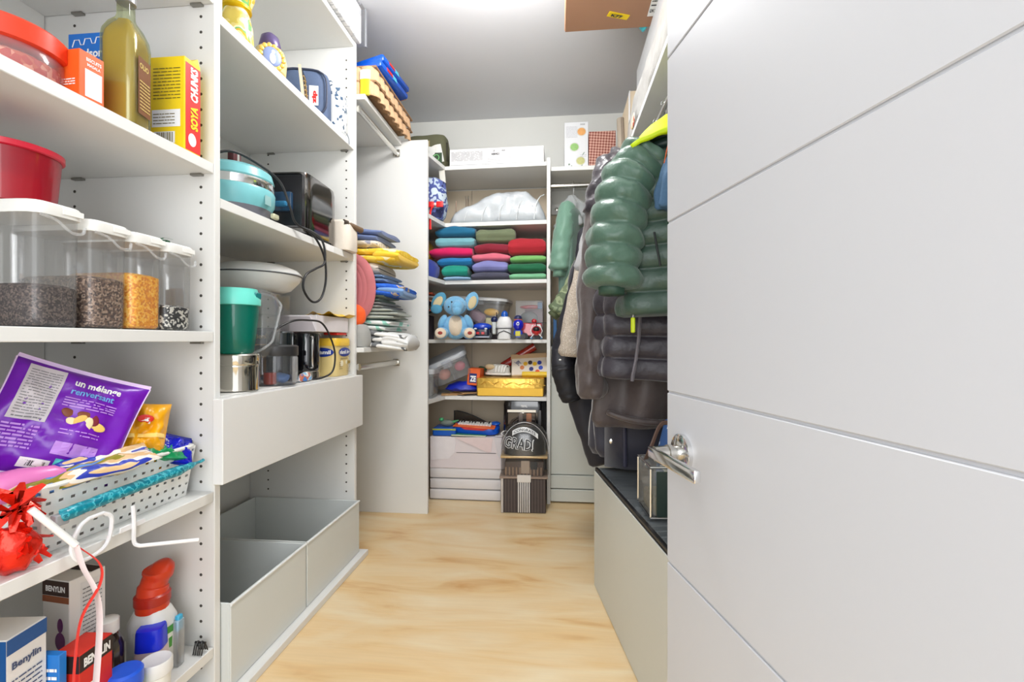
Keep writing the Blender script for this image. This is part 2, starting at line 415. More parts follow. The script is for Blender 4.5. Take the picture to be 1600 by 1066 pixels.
# ================================================================ THINGS
def col_(n, c, r=.5, **k): return M(n, c, r, **k)
RED = col_('red_print', (214, 38, 34)); YEL = col_('yellow_print', (246, 212, 20)); ORG = col_('orange_card', (238, 96, 30))
BLU = col_('blue_print', (30, 110, 200)); NAVY = col_('navy_print', (24, 40, 110)); GRN = col_('green_print', (40, 140, 70))
GOLD = M('gold_foil', (226, 186, 74), .25, .9, bump=.3, bscale=90)
def faces(x0, x1, y0, y1, z0, z1):
    """print surfaces on a box: camera-side face, aisle face, top"""
    return plane((x0, y0, z0), (1, 0, 0), (0, 0, 1)), plane((x1, y0, z0), (0, 1, 0), (0, 0, 1)), plane((x0, y0, z1), (1, 0, 0), (0, 1, 0))
def barcode(g, f, u0, u1, v0, v1, n=12, seed=1):
    rr = random.Random(seed); u = u0
    while u < u1:
        wv = (u1-u0)/n*rr.uniform(.2, .7); g.surf(f, 1, 1, u, min(u1, u+wv), v0, v1, .001); u += wv+(u1-u0)/n*rr.uniform(.2, .6)
    return g
# ---- pantry tower, upper shelf (z 1.487)
zA, zB, zC, zD = 1.488, 1.0262, .5876, .1606
t = thing('food_jar', 'round clear jar with red-orange screw lid on the upper pantry shelf', 'jar', (-1.065, .795, zA))
part('jar_body', G().lathe([(.074, 0), (.082, .006), (.086, .03), (.086, .062), (.08, .072)], 40), clear('pink_clear', (255, 225, 215), opac=.15), t)
part('snacks', G().lathe([(.07, .004), (.078, .02), (.078, .05), (.06, .06)], 30).wob(.004, 60), speckle('jar_snacks', [(214, 120, 90), (240, 200, 180), (200, 60, 40)], 90), t)
part('lid', G().lathe([(.088, .068), (.092, .070), (.092, .104), (.086, .110), (.03, .112)], 48), M('lid_red', (226, 62, 30), .3), t)
B = (-.03, .04, -.024, .024, 0, .103)
t = thing('tea_box', 'small orange carton with a white label beside the olive oil bottle', 'box', (-.995, .866, zA), R(-4))
part('carton', G().box(*B, .001), ORG, t, False)
f1, f2, f3 = faces(*B)
part('white_label', G().surf(f2, 1, 1, .010, .043, .012, .068, .0006), WINK, t, False)
part('print', G().lines(f2, .013, .04, .016, .064, 12, .3, .0012).text('BISCUITS', f2, .012, .085, .007, .03, bold=.02).text('MASALA', f2, .014, .075, .006, .026, bold=.02).surf(f1, 4, 1, .008, .03, .075, .08, .0006).lines(f1, .006, .06, .03, .045, 3), [WINK], t, False)
t = thing('olive_oil_bottle', 'tall square glass bottle of olive oil with grey stopper', 'bottle', (-.985, .968, zA), R(14))
oil = bpy.data.materials.new('olive_oil'); oil.use_nodes = True
ob = oil.node_tree.nodes['Principled BSDF']; ob.inputs['Base Color'].default_value = (*lin((186, 152, 14)), 1); ob.inputs['Roughness'].default_value = .08
ob.inputs['Coat Weight'].default_value = 1
part('oil', G().rbox(.068, .068, [(.96, .006), (1, .012), (1, .19), (.93, .208), (.7, .226), (.42, .240), (.36, .246)], 5, 44), oil, t)
part('glass', G().rbox(.075, .075, [(.95, 0), (1, .006), (1, .195), (.94, .212), (.72, .232), (.44, .247), (.38, .255), (.36, .29)], 5, 44), clear('bottle_glass', (235, 240, 215), .4), t)
q = plane((.0385, -.03, 0), (0, 1, 0), (0, 0, 1))
part('back_label', G().surf(q, 1, 1, .008, .052, .03, .16, 0), M('olive_label', (120, 70, 30), .5), t, False)
part('label_print', G().lines(q, .012, .048, .04, .11, 9, .35, .001).text('OLIO', q, .012, .135, .012, .032, bold=.03), M('label_cream', (214, 190, 110), .5), t, False)
part('stopper', G().lathe([(.0155, .285), (.019, .287), (.019, .30), (.0155, .302), (.0155, .318), (.019, .322), (.019, .332), (.008, .336)], 28), M('grey_stopper', (150, 150, 152), .3, .3), t)
B = (-.052, .052, 0, .05, 0, .25)
t = thing('cleaner_box', 'blue carton with white lettering standing behind the olive oil bottle', 'box', (-1.118, 1.0, zA))
part('carton', G().box(*B, .001), BLU, t, False); f1 = faces(*B)[0]
zig = [(-.0+.012, .205), (.018, .222), (.03, .222), (.034, .21), (.042, .21), (.046, .224), (.06, .224), (.064, .212), (.072, .212), (.076, .226), (.092, .226), (.096, .214)]
part('skyline', G().tube([f1(a, b+.012)+V(0, -.0008, 0) for a, b in zig], .0012, 4), WINK, t)
part('lettering', G().text('windsor', f1, .006, .192, .020, .085, bold=.03).lines(f1, .01, .09, .12, .175, 6), WINK, t, False)
B = (-.048, .048, -.0265, .0265, 0, .240)
t = thing('soya_box', 'tall yellow and red carton with white vertical lettering on the upper pantry shelf', 'box', (-.992, 1.114, zA))
f1, f2, f3 = faces(*B)
part('carton', G().box(*B, .0012), YEL, t, False)
part('red_side', G().surf(f2, 1, 1, .003, .052, .004, .228, .0006), M('soya_red', (222, 44, 40), .45), t, False, label='red printed side of the carton')
vf = plane((.048, -.0265, 0), (0, 0, 1), (0, -1, 0))
part('lettering', G().text('CHUNKS', vf, .135, -.041, .022, .088, off=.0016, bold=.05).ell((.049, -.002, .034), (.001, .013, .017)), WINK, t, False)
part('yellow_lettering', G().text('SOYA', vf, .062, -.041, .022, .062, off=.0016, bold=.05), YEL, t, False)
part('white_label', G().surf(f1, 1, 1, .006, .085, .06, .104, .0006).surf(f1, 1, 1, .012, .07, .018, .048, .0006), WINK, t, False)
part('print', barcode(G().lines(f1, .01, .085, .13, .215, 10, .25, .0008).lines(f1, .01, .07, .066, .098, 4, .25, .0012), f1, .016, .066, .02, .046), M('olive_print', (110, 96, 30), .6), t, False)
part('top_flap', G().loft([[V(-.046, .0, .24), V(.046, .0, .24), V(.046, .0262, .24), V(-.046, .0262, .24)], [V(-.046, .018, .256), V(.046, .018, .256), V(.046, .02, .257), V(-.046, .02, .257)]]), M('yellow_card', (232, 204, 60), .5), t, False)
# ---- four dry food containers
seeds = {
 'mixed': (speckle('grey_seeds', [(70, 60, 58), (120, 104, 96), (96, 84, 80), (60, 52, 50)], 330, .7), .080, 'largest clear container of dark ground seeds with white lid under the red tub'),
 'brown': (speckle('brown_lentils', [(92, 70, 58), (150, 124, 104), (118, 92, 76), (70, 54, 46), (176, 150, 130)], 270, .6), .108, 'clear container of small brown seeds with white lid next to the orange lentils'),
 'orange': (speckle('orange_lentils', [(240, 158, 20), (252, 186, 50), (226, 136, 10), (255, 204, 90)], 230, .5), .128, 'clear container of orange split lentils with white lid'),
 'black': (speckle('black_white_beans', [(22, 22, 24), (235, 232, 222), (40, 38, 40), (225, 222, 212), (28, 28, 30), (16, 16, 18)], 210, .4), .062, 'clear container of black and white beans with white lid, beside the drilled panel')}
for (k, (sm, sh, lab)), yy, hh in zip(seeds.items(), (.800, .902, .994, 1.086), (.236, .226, .222, .218)):
    t = thing('food_container', lab, 'container', (-1.045, yy, zB), group='dry food containers with white lids')
    part('container_body', G().rbox(.185, .090, [(.93, 0), (.97, .004), (.985, .02), (1, hh-.022)], 6, 44), CLEAR, t)
    part('contents', G().rbox(.185, .090, [(.88, .003), (.95, .008), (.962, sh*.6), (.965, sh-.004), (.8, sh+.002), (.3, sh+.004)], 6, 44), sm, t)
    part('lid', G().rbox(.193, .097, [(.99, hh-.024), (1, hh-.022), (1, hh-.004), (.96, hh), (.3, hh+.001)], 6, 44), WPL, t)
    part('bail', G().tube(spline([(.094, -.036, hh-.026), (.098, -.012, hh-.032), (.100, .014, hh-.050), (.099, .036, hh-.048), (.094, .045, hh-.034)], 6), .0028, 6), CLEARM, t)
    part('pour_cap', G().box(.0966, .0985, .0, .04, hh-.018, hh-.006, .001), WPL, t)
t = thing('red_tub', 'red round plastic tub standing on the largest seed container', 'tub', (-1.075, .805, zB+.2375))
part('tub_body', G().lathe([(.066, 0), (.07, .002), (.078, .10), (.078, .105)], 40), clear('red_clear', (200, 20, 50), opac=.5, col=(190, 22, 46)), t)
part('lid', G().lathe([(.08, .100), (.083, .102), (.083, .112), (.075, .115), (.02, .1155)], 40), M('lid_crimson', (196, 24, 50), .3), t)
part('pink_sachets', G().rbox(.09, .08, [(.9, .003), (1, .02), (.9, .06)], 3).wob(.006, 30), M('pink_sachet', (236, 70, 130), .4), t)
g = G()
for i in range(7):
    a = i*.9; x = rnd.uniform(-.03, .04); y = rnd.uniform(-.03, .035)
    g.tube(spline([(x, y, .003), (x+.015*cos(a), y+.015*sin(a), .012), (x+.035*cos(a), y+.03*sin(a), .006+.004*(i % 3))], 4), [.001, .006, .007, .006, .001], 6, .25)
t = thing('dried_leaf_sprig', 'dark green curled leaf scrap lying on the lid of the bean container', 'leaf', (-1.0, 1.075, zB+.2195))
part('leaves', g, M('dark_leaf', (34, 92, 62), .6), t, kind='stuff')
# ---- basket of snacks
def basket():
    t = thing('plastic_basket', 'white perforated plastic basket full of snack bags', 'basket', (-1.185, .968, zC))
    hy, hx, H = .186, .215, .132
    def wall(a, b, A, B_):  # bottom corner pair to top pair with slots
        g = G(); nu, nv = 15, 7
        for i in range(nu):
            for j in range(nv):
                pass
        return g
    pts_b = [(-hx+.02, -hy+.012), (hx-.018, -hy+.012), (hx-.018, hy-.012), (-hx+.02, hy-.012)]
    pts_t = [(-hx, -hy), (hx, -hy), (hx, hy), (-hx, hy)]
    for k in range(4):
        b0, b1, t0, t1_ = pts_b[k], pts_b[(k+1) % 4], pts_t[k], pts_t[(k+1) % 4]
        def f(u, v):
            p0 = V(*b0, 0).lerp(V(*t0, H), v); p1 = V(*b1, 0).lerp(V(*t1_, H), v); return p0.lerp(p1, u)
        g = G(); nu, nv = 16, 6
        for j in range(nv):
            v0, v1 = j/nv, (j+1)/nv; s0, s1 = v0+(v1-v0)*.36, v0+(v1-v0)*.64
            g.surf(f, 1, 1, 0, 1, v0, s0); g.surf(f, 1, 1, 0, 1, s1, v1)
            u = 0
            for i in range(nu):
                uc = (i+.5+(.25 if j % 2 else 0))/nu
                if uc+.1/nu > 1: break
                g.surf(f, 1, 1, u, uc-.13/nu*1.6, s0, s1); u = uc+.13/nu*1.6
            g.surf(f, 1, 1, u, 1, s0, s1)
        o = part('basket_wall', g, WPL, t, False)
        md = o.modifiers.new('thickness', 'SOLIDIFY'); md.thickness = .0018; md.offset = 0
    part('basket_bottom', G().box(-hx+.02, hx-.018, -hy+.012, hy-.012, .0, .003), WPL, t)
    rim = [V(-hx, -hy, H), V(hx-.02, -hy, H), V(hx-.005, -hy+.005, H), V(hx, -hy+.02, H), V(hx, hy-.02, H), V(hx-.005, hy-.005, H), V(hx-.02, hy, H), V(-hx, hy, H)]
    part('rim', G().tube(rim, .0052, 8, closed=True), WPL, t)
basket()
def bagf(w, h, tk, seed=0, wr=.05, side=-1, bow=0):
    def f(u, v):
        e = max(0, 1-abs(u)**2.6)*max(0, 1-abs(v)**3.5)
        n = noise.noise(V(u*2.3+seed, v*2.3, seed*1.3)); n2 = noise.noise(V(u*7+seed, v*5, seed))
        pin = 1-.05*(1-v*v)+.0*u
        return V(u*w/2*pin, side*(tk/2*e**.6)+(n*wr+n2*wr*.35)*tk*(e**.3)+bow*u*u, v*h/2*(1-.04*(1-u*u)))
    return f
def bag(t, w, h, tk, mat, seed=0, wr=.35, nm='pouch', seal=None, bow=0, nu=26, nv=26):
    fr = bagf(w, h, tk, seed, wr, -1, bow); bk = bagf(w, h, tk, seed, wr, 1, bow)
    part(nm, G().surf(fr, nu, nv).surf(bk, nu, nv), mat, t, ang=80)
    if seal:
        g = G()
        for s in (-1, 1):
            g.surf(lambda a, b: fr(a, s)+V(0, 0, b), 20, 1, -1, 1, min(0, s*.008), max(0, s*.008)).surf(lambda a, b: fr(a, s)+V(0, 0, b)+V(0, .0008, 0), 20, 1, -1, 1, min(0, s*.008), max(0, s*.008))
            g.tube([fr(s, -1+.1*i) for i in range(21)], .0018, 5)
        part('seal', g, seal, t)
    return fr
# purple nut bag, leaning back in the basket, tilted
PUR = M('purple_foil', (112, 22, 176), .28, 0, var=.1, scale=14, bump=.15, bscale=20)
t = thing('nut_bag', 'large purple snack bag with a picture of mixed nuts leaning in the basket', 'snack bag', (-1.045, .885, .825), (R(-14), R(22), R(52)))
fr = bag(t, .235, .225, .06, PUR, 3, .32, 'bag_body', M('purple_edge', (226, 200, 240), .4))
part('white_panel', G().surf(fr, 14, 14, -.80, -.28, -.10, .92, .0008), M('label_grey_white', (206, 200, 206), .5), t)
part('small_print', G().lines(fr, -.76, -.32, .0, .86, 17, .3, .0014).lines(fr, -.74, -.34, -.07, -.02, 1, .5, .0014), GINK, t, False)
part('title_print', G().text('un mélange', fr, -.14, .70, .13, .72, .0012, .03), WINK, t, False)
part('blue_title_print', G().text('renversant', fr, -.14, .53, .12, .66, .0012, .02), M('light_blue_print', (110, 170, 230), .5), t, False)
part('lilac_print', G().lines(fr, -.18, .62, .28, .47, 4, .45, .0012).lines(fr, -.80, -.30, -.62, -.16, 7, .5, .0012, seed=4).lines(fr, -.05, .55, -.25, -.12, 2, .3, .0012, seed=6).surf(fr, 6, 4, -.02, .62, -.62, -.38, .001), M('lilac_print', (190, 140, 226), .5), t, False)
g = G()
for i, (u, v, a, c) in enumerate([(-.02, .16, .5, 0), (.16, .06, 2.2, 1), (.22, .17, .2, 0), (.36, .12, 1.0, 2), (.30, .02, 1.5, 3), (.46, .0, .3, 1), (.10, .0, .4, 3)]):
    p = fr(u, v); g.m = c; g.ell(p+V(0, -.0006, 0), (.015, .0022, .0085), (0, a, 0), 14, 8)
part('nut_picture', g, [M('nut_brown', (124, 62, 30), .5), M('cashew', (226, 188, 96), .5), M('cranberry', (120, 26, 40), .5), M('pale_nut', (236, 216, 170), .5)], t)
part('barcode_label', G().surf(fr, 4, 3, -.35, .05, -.90, -.74, .001), WINK, t, False)
part('barcode', barcode(G(), fr, -.31, .0, -.87, -.78), INK, t, False)
part('teal_patch', G().surf(fr, 5, 4, .10, .50, -.92, -.68, .001), M('teal_print', (90, 200, 200), .5), t, False)
t = thing('crisp_bag', 'yellow ridged snack bag with red logo beside the purple bag', 'snack bag', (-1.02, 1.03, .768), (R(-12), R(10), R(56)))
YF = M('yellow_foil', (240, 170, 12), .3, var=.12, scale=20, bump=.25, bscale=40)
fr = bag(t, .125, .165, .05, YF, 9, .5, 'bag_body')
part('ridges', G().lines(fr, -.85, -.80, -.1, .9, 1), YF, t)
part('clip_strip', G().surf(fr, 10, 2, -.9, .9, -.06, .06, .002), M('pale_yellow_strip', (250, 214, 120), .4), t)
part('logo', G().ell(fr(.1, .5), (.017, .002, .010)), RED, t); part('logo_print', G().text('Lay', fr, -.1, .42, .16, .45, .0032, .04), WINK, t, False)
t = thing('candy_bag', 'shiny royal blue snack bag at the end of the basket beside the drilled panel', 'snack bag', (-1.0, 1.105, .722), (R(-50), R(24), R(60)))
fr = bag(t, .11, .09, .035, M('blue_foil', (18, 26, 190), .22, var=.15, scale=20, bump=.2, bscale=30), 12, .6, 'bag_body', M('blue_seal', (30, 40, 150), .3))
part('white_print', G().lines(fr, -.7, -.2, -.3, .5, 4), WINK, t, False)
t = thing('snack_sachet', 'green foil sachet tucked along the basket rim under the yellow bag', 'snack bag', (-.985, 1.06, .722), (R(-60), R(14), R(80)))
bag(t, .12, .05, .02, M('green_foil', (20, 150, 90), .3, bump=.2, bscale=40), 5, .6, 'bag_body')
t = thing('snack_sachet', 'olive and orange foil bag lying in the basket below the yellow ridged bag', 'snack bag', (-1.05, 1.0, .715), (R(-60), R(8), R(70)))
bag(t, .15, .08, .04, speckle('olive_orange_foil', [(90, 84, 20), (200, 120, 30), (120, 110, 30), (226, 150, 40)], 22, .35, 'noise'), 15, .7, 'bag_body')
t = thing('bread_wrap', 'beige blue and white striped wrapper lying along the basket rim', 'snack bag', (-.985, .875, .730), (R(-66), R(-6), R(72)))
fr = bag(t, .26, .075, .035, speckle('striped_wrap', [(226, 190, 140), (36, 56, 170), (232, 226, 214), (220, 180, 130), (140, 130, 30), (90, 140, 210)], 5, .4, 'noise', stretch=(1, 3, 6)), 21, .5, 'bag_body')
part('round_badge', G().ell(fr(-.45, 0)+V(0, -.001, 0), (.014, .001, .013)), WINK, t); part('badge_print', G().text('16', fr, -.5, -.15, .3, .1, .004), INK, t, False)
t = thing('pink_tube', 'pink plastic squeeze tube lying in the basket under the purple bag', 'tube', (-1.04, .775, .722), (R(4), R(84), R(60)))
part('tube_body', G().lathe([(.022, -.055), (.030, -.045), (.031, .02), (.022, .07), (.010, .085)], 28, sy=.85), M('pink_tube_plastic', (222, 120, 184), .3, var=.15, scale=8), t)
part('magenta_band', G().lathe([(.0315, -.04), (.0318, -.015)], 28, sy=.86, cap=False), M('magenta', (204, 34, 130), .35), t)
t = thing('wrapped_sweets', 'heap of small dark and pink wrapped sweets behind the purple bag', 'sweets', (-1.17, .86, .72))
for i in range(14):
    o = part('sweet', G().ell((rnd.uniform(-.06, .05), rnd.uniform(-.05, .05), rnd.uniform(-.01, .07)), (.022, .014, .012), (rnd.random()*3, rnd.random()*3, 0), 10, 6), M('sweet_%d' % (i % 4), [(190, 30, 110), (60, 40, 24), (30, 60, 80), (150, 110, 40)][i % 4], .3), t)
# teal packet hung outside the basket
t = thing('wrapped_stick', 'long teal foil-wrapped stick packet hanging along the basket front', 'packet', (-.952, .985, .668))
pts = [(.0, -.185, -.006), (.003, -.17, -.004), (.002, -.08, .0), (.004, .02, .004), (.002, .11, .006), (.0, .175, .010)]
part('wrapper', G().tube(spline(pts, 8), [.002, .008, .012, .0125, .0125]+[.0125]*26+[.011, .009, .008, .009, .007, .005, .004, .004, .004], 14, 1).wob(.0016, 80), speckle('teal_wrap', [(16, 130, 150), (20, 140, 160), (70, 180, 195), (14, 120, 142)], 60, .25, 'noise'), t)
part('tape', G().box(-.006, .009, -.20, -.175, -.022, .0, .002), M('grey_tape', (170, 172, 176), .5), t)
# wire hooks
WW = M('white_coated_wire', (236, 236, 238), .35)
t = thing('wire_hook', 'white wire peg hook with long straight arm hanging from the snack shelf', 'hook', (-.93, .93, .587))
part('wire', G().tube(spline([(.0, 0, .05), (.003, 0, .01), (.003, 0, -.03), (.012, .004, -.040)], 5)+[V(.085, .085, -.058)], .0042, 8), WW, t)
part('plate', G().box(-.003, .001, -.03, .03, .0, .012, .001), WW, t)
t = thing('wire_hook', 'white looped wire bracket hanging at the near corner of the snack basket', 'hook', (-.935, .835, .60))
part('wire', G().tube(spline([(.004, .03, .045), (.006, .045, .03), (.006, .04, -.01), (.008, .02, -.028), (.008, -.02, -.03), (.006, -.035, .0), (.006, -.02, .035), (.004, .0, .045)], 6), .004, 8, closed=True), WW, t)
# red foil bow with ribbons
t = thing('foil_bow', 'shaggy red foil gift bow with hanging ribbons on the snack shelf edge', 'gift bow', (-.962, .735, .675))
RF = M('red_foil', (226, 40, 20), .22, .5, bump=.2, bscale=40)
for i in range(60):
    a = rnd.uniform(0, 6.28); b = rnd.uniform(-.9, 1.2); L_ = rnd.uniform(.03, .055); c0 = V(0, 0, .02 if i < 20 else -.045)
    d = V(cos(a)*cos(b), sin(a)*cos(b), sin(b)); s = d.orthogonal().normalized()*.009
    part('foil_strip', G().loft([[c0-s*.5, c0+s*.5, c0+s*.5+V(0, 0, .0006)], [c0+d*L_*.5+s+V(0, 0, .01), c0+d*L_*.5-s+V(0, 0, .01), c0+d*L_*.5+V(0, 0, .011)], [c0+d*L_+s*.4, c0+d*L_-s*.4, c0+d*L_+V(0, 0, .0005)]]), RF, t)
part('foil_ball', G().ell((0, -.005, -.045), (.035, .035, .042)).wob(.008, 45), RF, t)
part('stick', G().tube([(.028, .0, .025), (.060, .05, -.06)], .006, 10), WPL, t)
part('white_ribbon', G().tube(spline([(.06, .05, -.06), (.058, .065, -.11), (.064, .085, -.17), (.060, .095, -.24), (.062, .085, -.36)], 8), .0075, 8, .18), M('white_ribbon', (236, 222, 224), .5), t)
part('red_ribbon', G().tube(spline([(.06, .05, -.06), (.070, .085, -.11), (.072, .085, -.15), (.066, .055, -.20), (.064, .045, -.27), (.064, .04, -.36)], 8), .005, 8, .2), M('red_ribbon', (232, 60, 50), .5), t)
# ---- medicine shelf (z .25)
def carton(nm, lab, cat, loc, dims, rz, base, prints, group=None):
    t = thing(nm, lab, cat, loc, rz, group); w_, d_, h_ = dims; B = (-w_/2, w_/2, -d_/2, d_/2, 0, h_)
    part('carton', G().box(*B, .0012), base, t, False); fs = faces(*B)
    for i, (pn, fn, m) in enumerate(prints):
        g = G(); fn(g, *fs); part(pn, g, m, t, False)
    return t
MB = M('medicine_blue', (24, 84, 150), .45)
carton('medicine_box', 'wide white and dark blue medicine carton at the front of the lowest shelf', 'box', (-1.055, .765, zD), (.13, .075, .30), R(8), WPAP, [
    ('blue_band', lambda g, a, b, c: g.surf(a, 1, 1, 0, .13, .21, .298, .0006).surf(b, 1, 1, 0, .075, .27, .298, .0006), MB),
    ('lettering', lambda g, a, b, c: g.text('JUNIOR &', a, .03, .27, .012, .06, .0012, .03).text('CHILDREN', a, .018, .245, .014, .09, .0012, .03).lines(a, .02, .11, .22, .237, 2, .4, .0012), WINK),
    ('side_print', lambda g, a, b, c: g.text('Benylin', b, .008, .24, .013, .055, .0012, .03).lines(b, .008, .065, .02, .225, 22, .3, .0012).text('100', a, .055, .15, .03, .05, .0012, .05), M('slate_print', (70, 84, 120), .6))])
carton('medicine_box', 'tall slim white medicine carton with dark brown band and purple figure', 'box', (-1.10, .955, zD), (.075, .075, .31), R(-6), WPAP, [
    ('brown_band', lambda g, a, b, c: g.surf(a, 1, 1, 0, .075, .275, .308, .0006).surf(c, 1, 1, .0, .075, .045, .07, .0006), M('med_brown', (56, 34, 28), .5)),
    ('orange_band', lambda g, a, b, c: g.surf(a, 1, 1, 0, .075, .26, .274, .0006), M('med_orange', (150, 84, 50), .5)),
    ('purple_figure', lambda g, a, b, c: g.ell(a(.05, .175)+V(0, -.0005, 0), (.014, .0008, .02)).ell(a(.05, .21)+V(0, -.0005, 0), (.008, .0008, .016)), M('med_purple', (110, 40, 110), .5)),
    ('lettering', lambda g, a, b, c: g.text('BENYLIN', a, .01, .285, .012, .055, .0014, .04), WINK),
    ('panel', lambda g, a, b, c: g.surf(b, 1, 1, .022, .07, .02, .295, .0006), M('med_panel', (222, 222, 222), .5)),
    ('print', lambda g, a, b, c: g.lines(b, .026, .066, .03, .285, 28, .3, .0014), GINK)])
carton('medicine_box', 'red medicine carton with black band and white lettering in the lowest shelf crowd', 'box', (-.99, .875, zD), (.06, .075, .205), R(4), M('med_red', (214, 40, 26), .45), [
    ('black_band', lambda g, a, b, c: g.surf(b, 1, 1, 0, .075, .168, .203, .0006).surf(a, 1, 1, 0, .06, .168, .203, .0006), M('med_black', (40, 26, 26), .5)),
    ('lettering', lambda g, a, b, c: g.text('BENYLIN', b, .008, .176, .017, .06, .0014, .05), WINK),
    ('white_end', lambda g, a, b, c: g.surf(b, 1, 1, .0, .03, .11, .135, .0006), WINK)])
carton('medicine_box', 'narrow bright blue carton squeezed between the white and red medicine cartons', 'box', (-1.0, .822, zD), (.05, .016, .22), R(4), M('box_bright_blue', (30, 120, 205), .45), [
    ('print', lambda g, a, b, c: g.lines(a, .004, .046, .03, .20, 11, .4), WINK)])
t = thing('cleaner_bottle', 'white cleaner bottle with bent orange-red nozzle cap', 'bottle', (-1.03, 1.085, zD))
part('bottle_body', G().rbox(.10, .085, [(.9, 0), (1, .006), (1, .09), (.98, .13), (.75, .155), (.5, .168)], 3).xf(Matrix.Shear('XY', 4, (0, .0)) if False else Matrix.Identity(4)), M('milky_white', (216, 216, 214), .35), t)
g = G().tube(spline([(0, 0, .155), (0, .0, .19), (.0, .004, .215), (.008, .01, .25), (.006, .004, .268)], 6), [.036]*6+[.034]*6+[.03]*4+[.034]*4+[.03, .026, .018, .012, .005], 20)
part('nozzle_cap', g, M('orange_red_cap', (206, 58, 26), .35), t)
part('grip_band', G().lathe([(.034, .170), (.039, .173), (.039, .193), (.034, .197)], 24), M('deep_red_cap', (170, 36, 20), .35), t)
part('green_label', G().lathe([(.0505, .06), (.0508, .115)], 30, sy=.86, cap=False), speckle('green_label', [(230, 232, 226), (70, 150, 60), (220, 226, 214)], 14, .5, 'noise'), t)
t = thing('medicine_bottle', 'dark brown medicine bottle with ribbed white cap', 'bottle', (-1.05, .985, zD))
part('bottle_body', G().lathe([(.028, 0), (.031, .004), (.031, .125), (.022, .15), (.015, .16)], 28), M('brown_glass', (44, 30, 26), .1, coat=1), t)
part('cap', G().lathe([(.020, .155), (.022, .157), (.022, .185), (.018, .188)], 28), WPL, t)
t = thing('medicine_bottle', 'white-bodied bottle with glossy royal blue flip cap in the lowest shelf crowd', 'bottle', (-.995, 1.045, zD), R(20))
part('bottle_body', G().rbox(.065, .05, [(.9, 0), (1, .005), (.98, .075), (.8, .09)], 4), M('pinkish_body', (206, 186, 186), .4), t)
part('cap', G().rbox(.060, .05, [(1, .085), (1.0, .088), (.96, .128), (.9, .135), (.4, .137)], 4), M('royal_blue_cap', (18, 40, 200), .25), t)
t = thing('pill_tub', 'round blue-lidded pill tub beside the red medicine carton', 'tub', (-.955, .935, zD))
part('tub_body', G().lathe([(.026, 0), (.030, .004), (.030, .075)], 30), M('teal_tub', (30, 150, 150), .4), t)
part('lid', G().lathe([(.031, .072), (.034, .075), (.034, .105), (.030, .110), (.01, .111)], 32), M('blue_lid', (30, 90, 220), .35), t)
t = thing('pill_tub', 'short white pill tub with ribbed lid at the very front of the lowest shelf', 'tub', (-.945, 1.005, zD))
part('tub_body', G().lathe([(.026, 0), (.029, .004), (.029, .055)], 30), WPL, t)
part('lid', G().lathe([(.030, .052), (.033, .055), (.033, .082), (.030, .086), (.027, .084), (.005, .084)], 36), M('lid_ivory', (226, 224, 220), .4), t)
t = thing('toothbrush_pack', 'slim pack with blue and black toothbrush beside the blue-capped bottle', 'toothbrush', (-.975, 1.105, zD))
part('pack', G().box(-.008, .008, -.012, .012, 0, .12, .003), clear('pack_clear', opac=.3), t)
part('brush', G().tube([(.0, 0, .004), (.0, 0, .10)], .005, 8), M('brush_black', (26, 40, 60), .3), t)
part('brush_head', G().box(-.005, .006, -.008, .008, .09, .13, .002), M('brush_blue', (60, 170, 210), .4), t)
t = thing('hair_clip', 'small dark claw clip lying by the drilled panel on the lowest shelf', 'clip', (-.955, 1.15, zD))
for i in range(5): part('prong', G().tube(spline([(-.01+.006*i, -.01, .002), (-.01+.006*i, .0, .03+.004*(i % 2)), (-.01+.006*i, .012, .004)], 5), .0018, 6), DARK, t)
part('hinge', G().tube([(-.012, 0, .03), (.018, 0, .03)], .003, 8), DARK, t)
# ================================================================ APPLIANCE TOWER
z1s, z2s, z3s = 1.916, 1.401, .846
t = thing('gift_bag_gold', 'crinkled gold and green wrapped gift at the top of the appliance tower', 'gift', (-.992, 1.345, z1s), R(20))
GW2 = speckle('gold_green_wrap', [(226, 200, 90), (236, 214, 130), (250, 240, 190), (120, 180, 110), (210, 170, 50), (240, 220, 150)], 16, .22, 'noise')
part('wrapped_body', G().rbox(.085, .075, [(.9, 0), (1, .01), (.95, .07), (.7, .115), (1.05, .15), (1.15, .20), (.9, .25)], 3, 40).wob(.008, 30), GW2, t, ang=20)
part('tie', G().lathe([(.036, .108), (.042, .112), (.042, .12), (.036, .124)], 20), M('gold_tie', (214, 178, 20), .3, .7), t)
t = thing('paper_cup', 'pale blue-white tub at the near end of the top appliance shelf', 'tub', (-.975, 1.225, z1s))
part('tub_body', G().lathe([(.018, 0), (.022, .004), (.022, .16), (.018, .165)], 24), M('pale_blue_tub', (206, 218, 228), .4), t)
t = thing('mug', 'gold and blue patterned lidded mug next to the gold wrapped gift', 'mug', (-.99, 1.51, z1s), R(-38))
part('mug_body', G().lathe([(.040, 0), (.05, .01), (.053, .05), (.045, .085), (.03, .10)], 32), M('gold_white', (236, 214, 150), .25, .2, var=.25, scale=25), t)
part('blue_medallion', G().ell((.051, -.01, .045), (.004, .03, .032)), M('medallion_blue', (120, 136, 180), .4), t)
part('medallion_figure', G().ell((.0545, -.01, .038), (.002, .010, .018)).ell((.0545, -.008, .060), (.002, .006, .007)), M('figure_white', (232, 232, 230), .5), t)
for i in range(14):
    a = 2*pi*i/14; part('petal', G().ell((.049, -.01+.036*cos(a), .045+.038*sin(a)), (.004, .008, .008)), M('petal_gold', (236, 190, 90), .35, .3), t)
part('lid', G().lathe([(.034, .095), (.036, .10), (.028, .135), (.01, .15)], 28).rot((R(0), R(0), 0)), M('purple_lid', (90, 76, 120), .3, .3), t)
t = thing('plaque', 'small black plaque with gold calligraphy in front of the blue lunch case', 'plaque', (-.975, 1.715, z1s), (0, 0, R(18)))
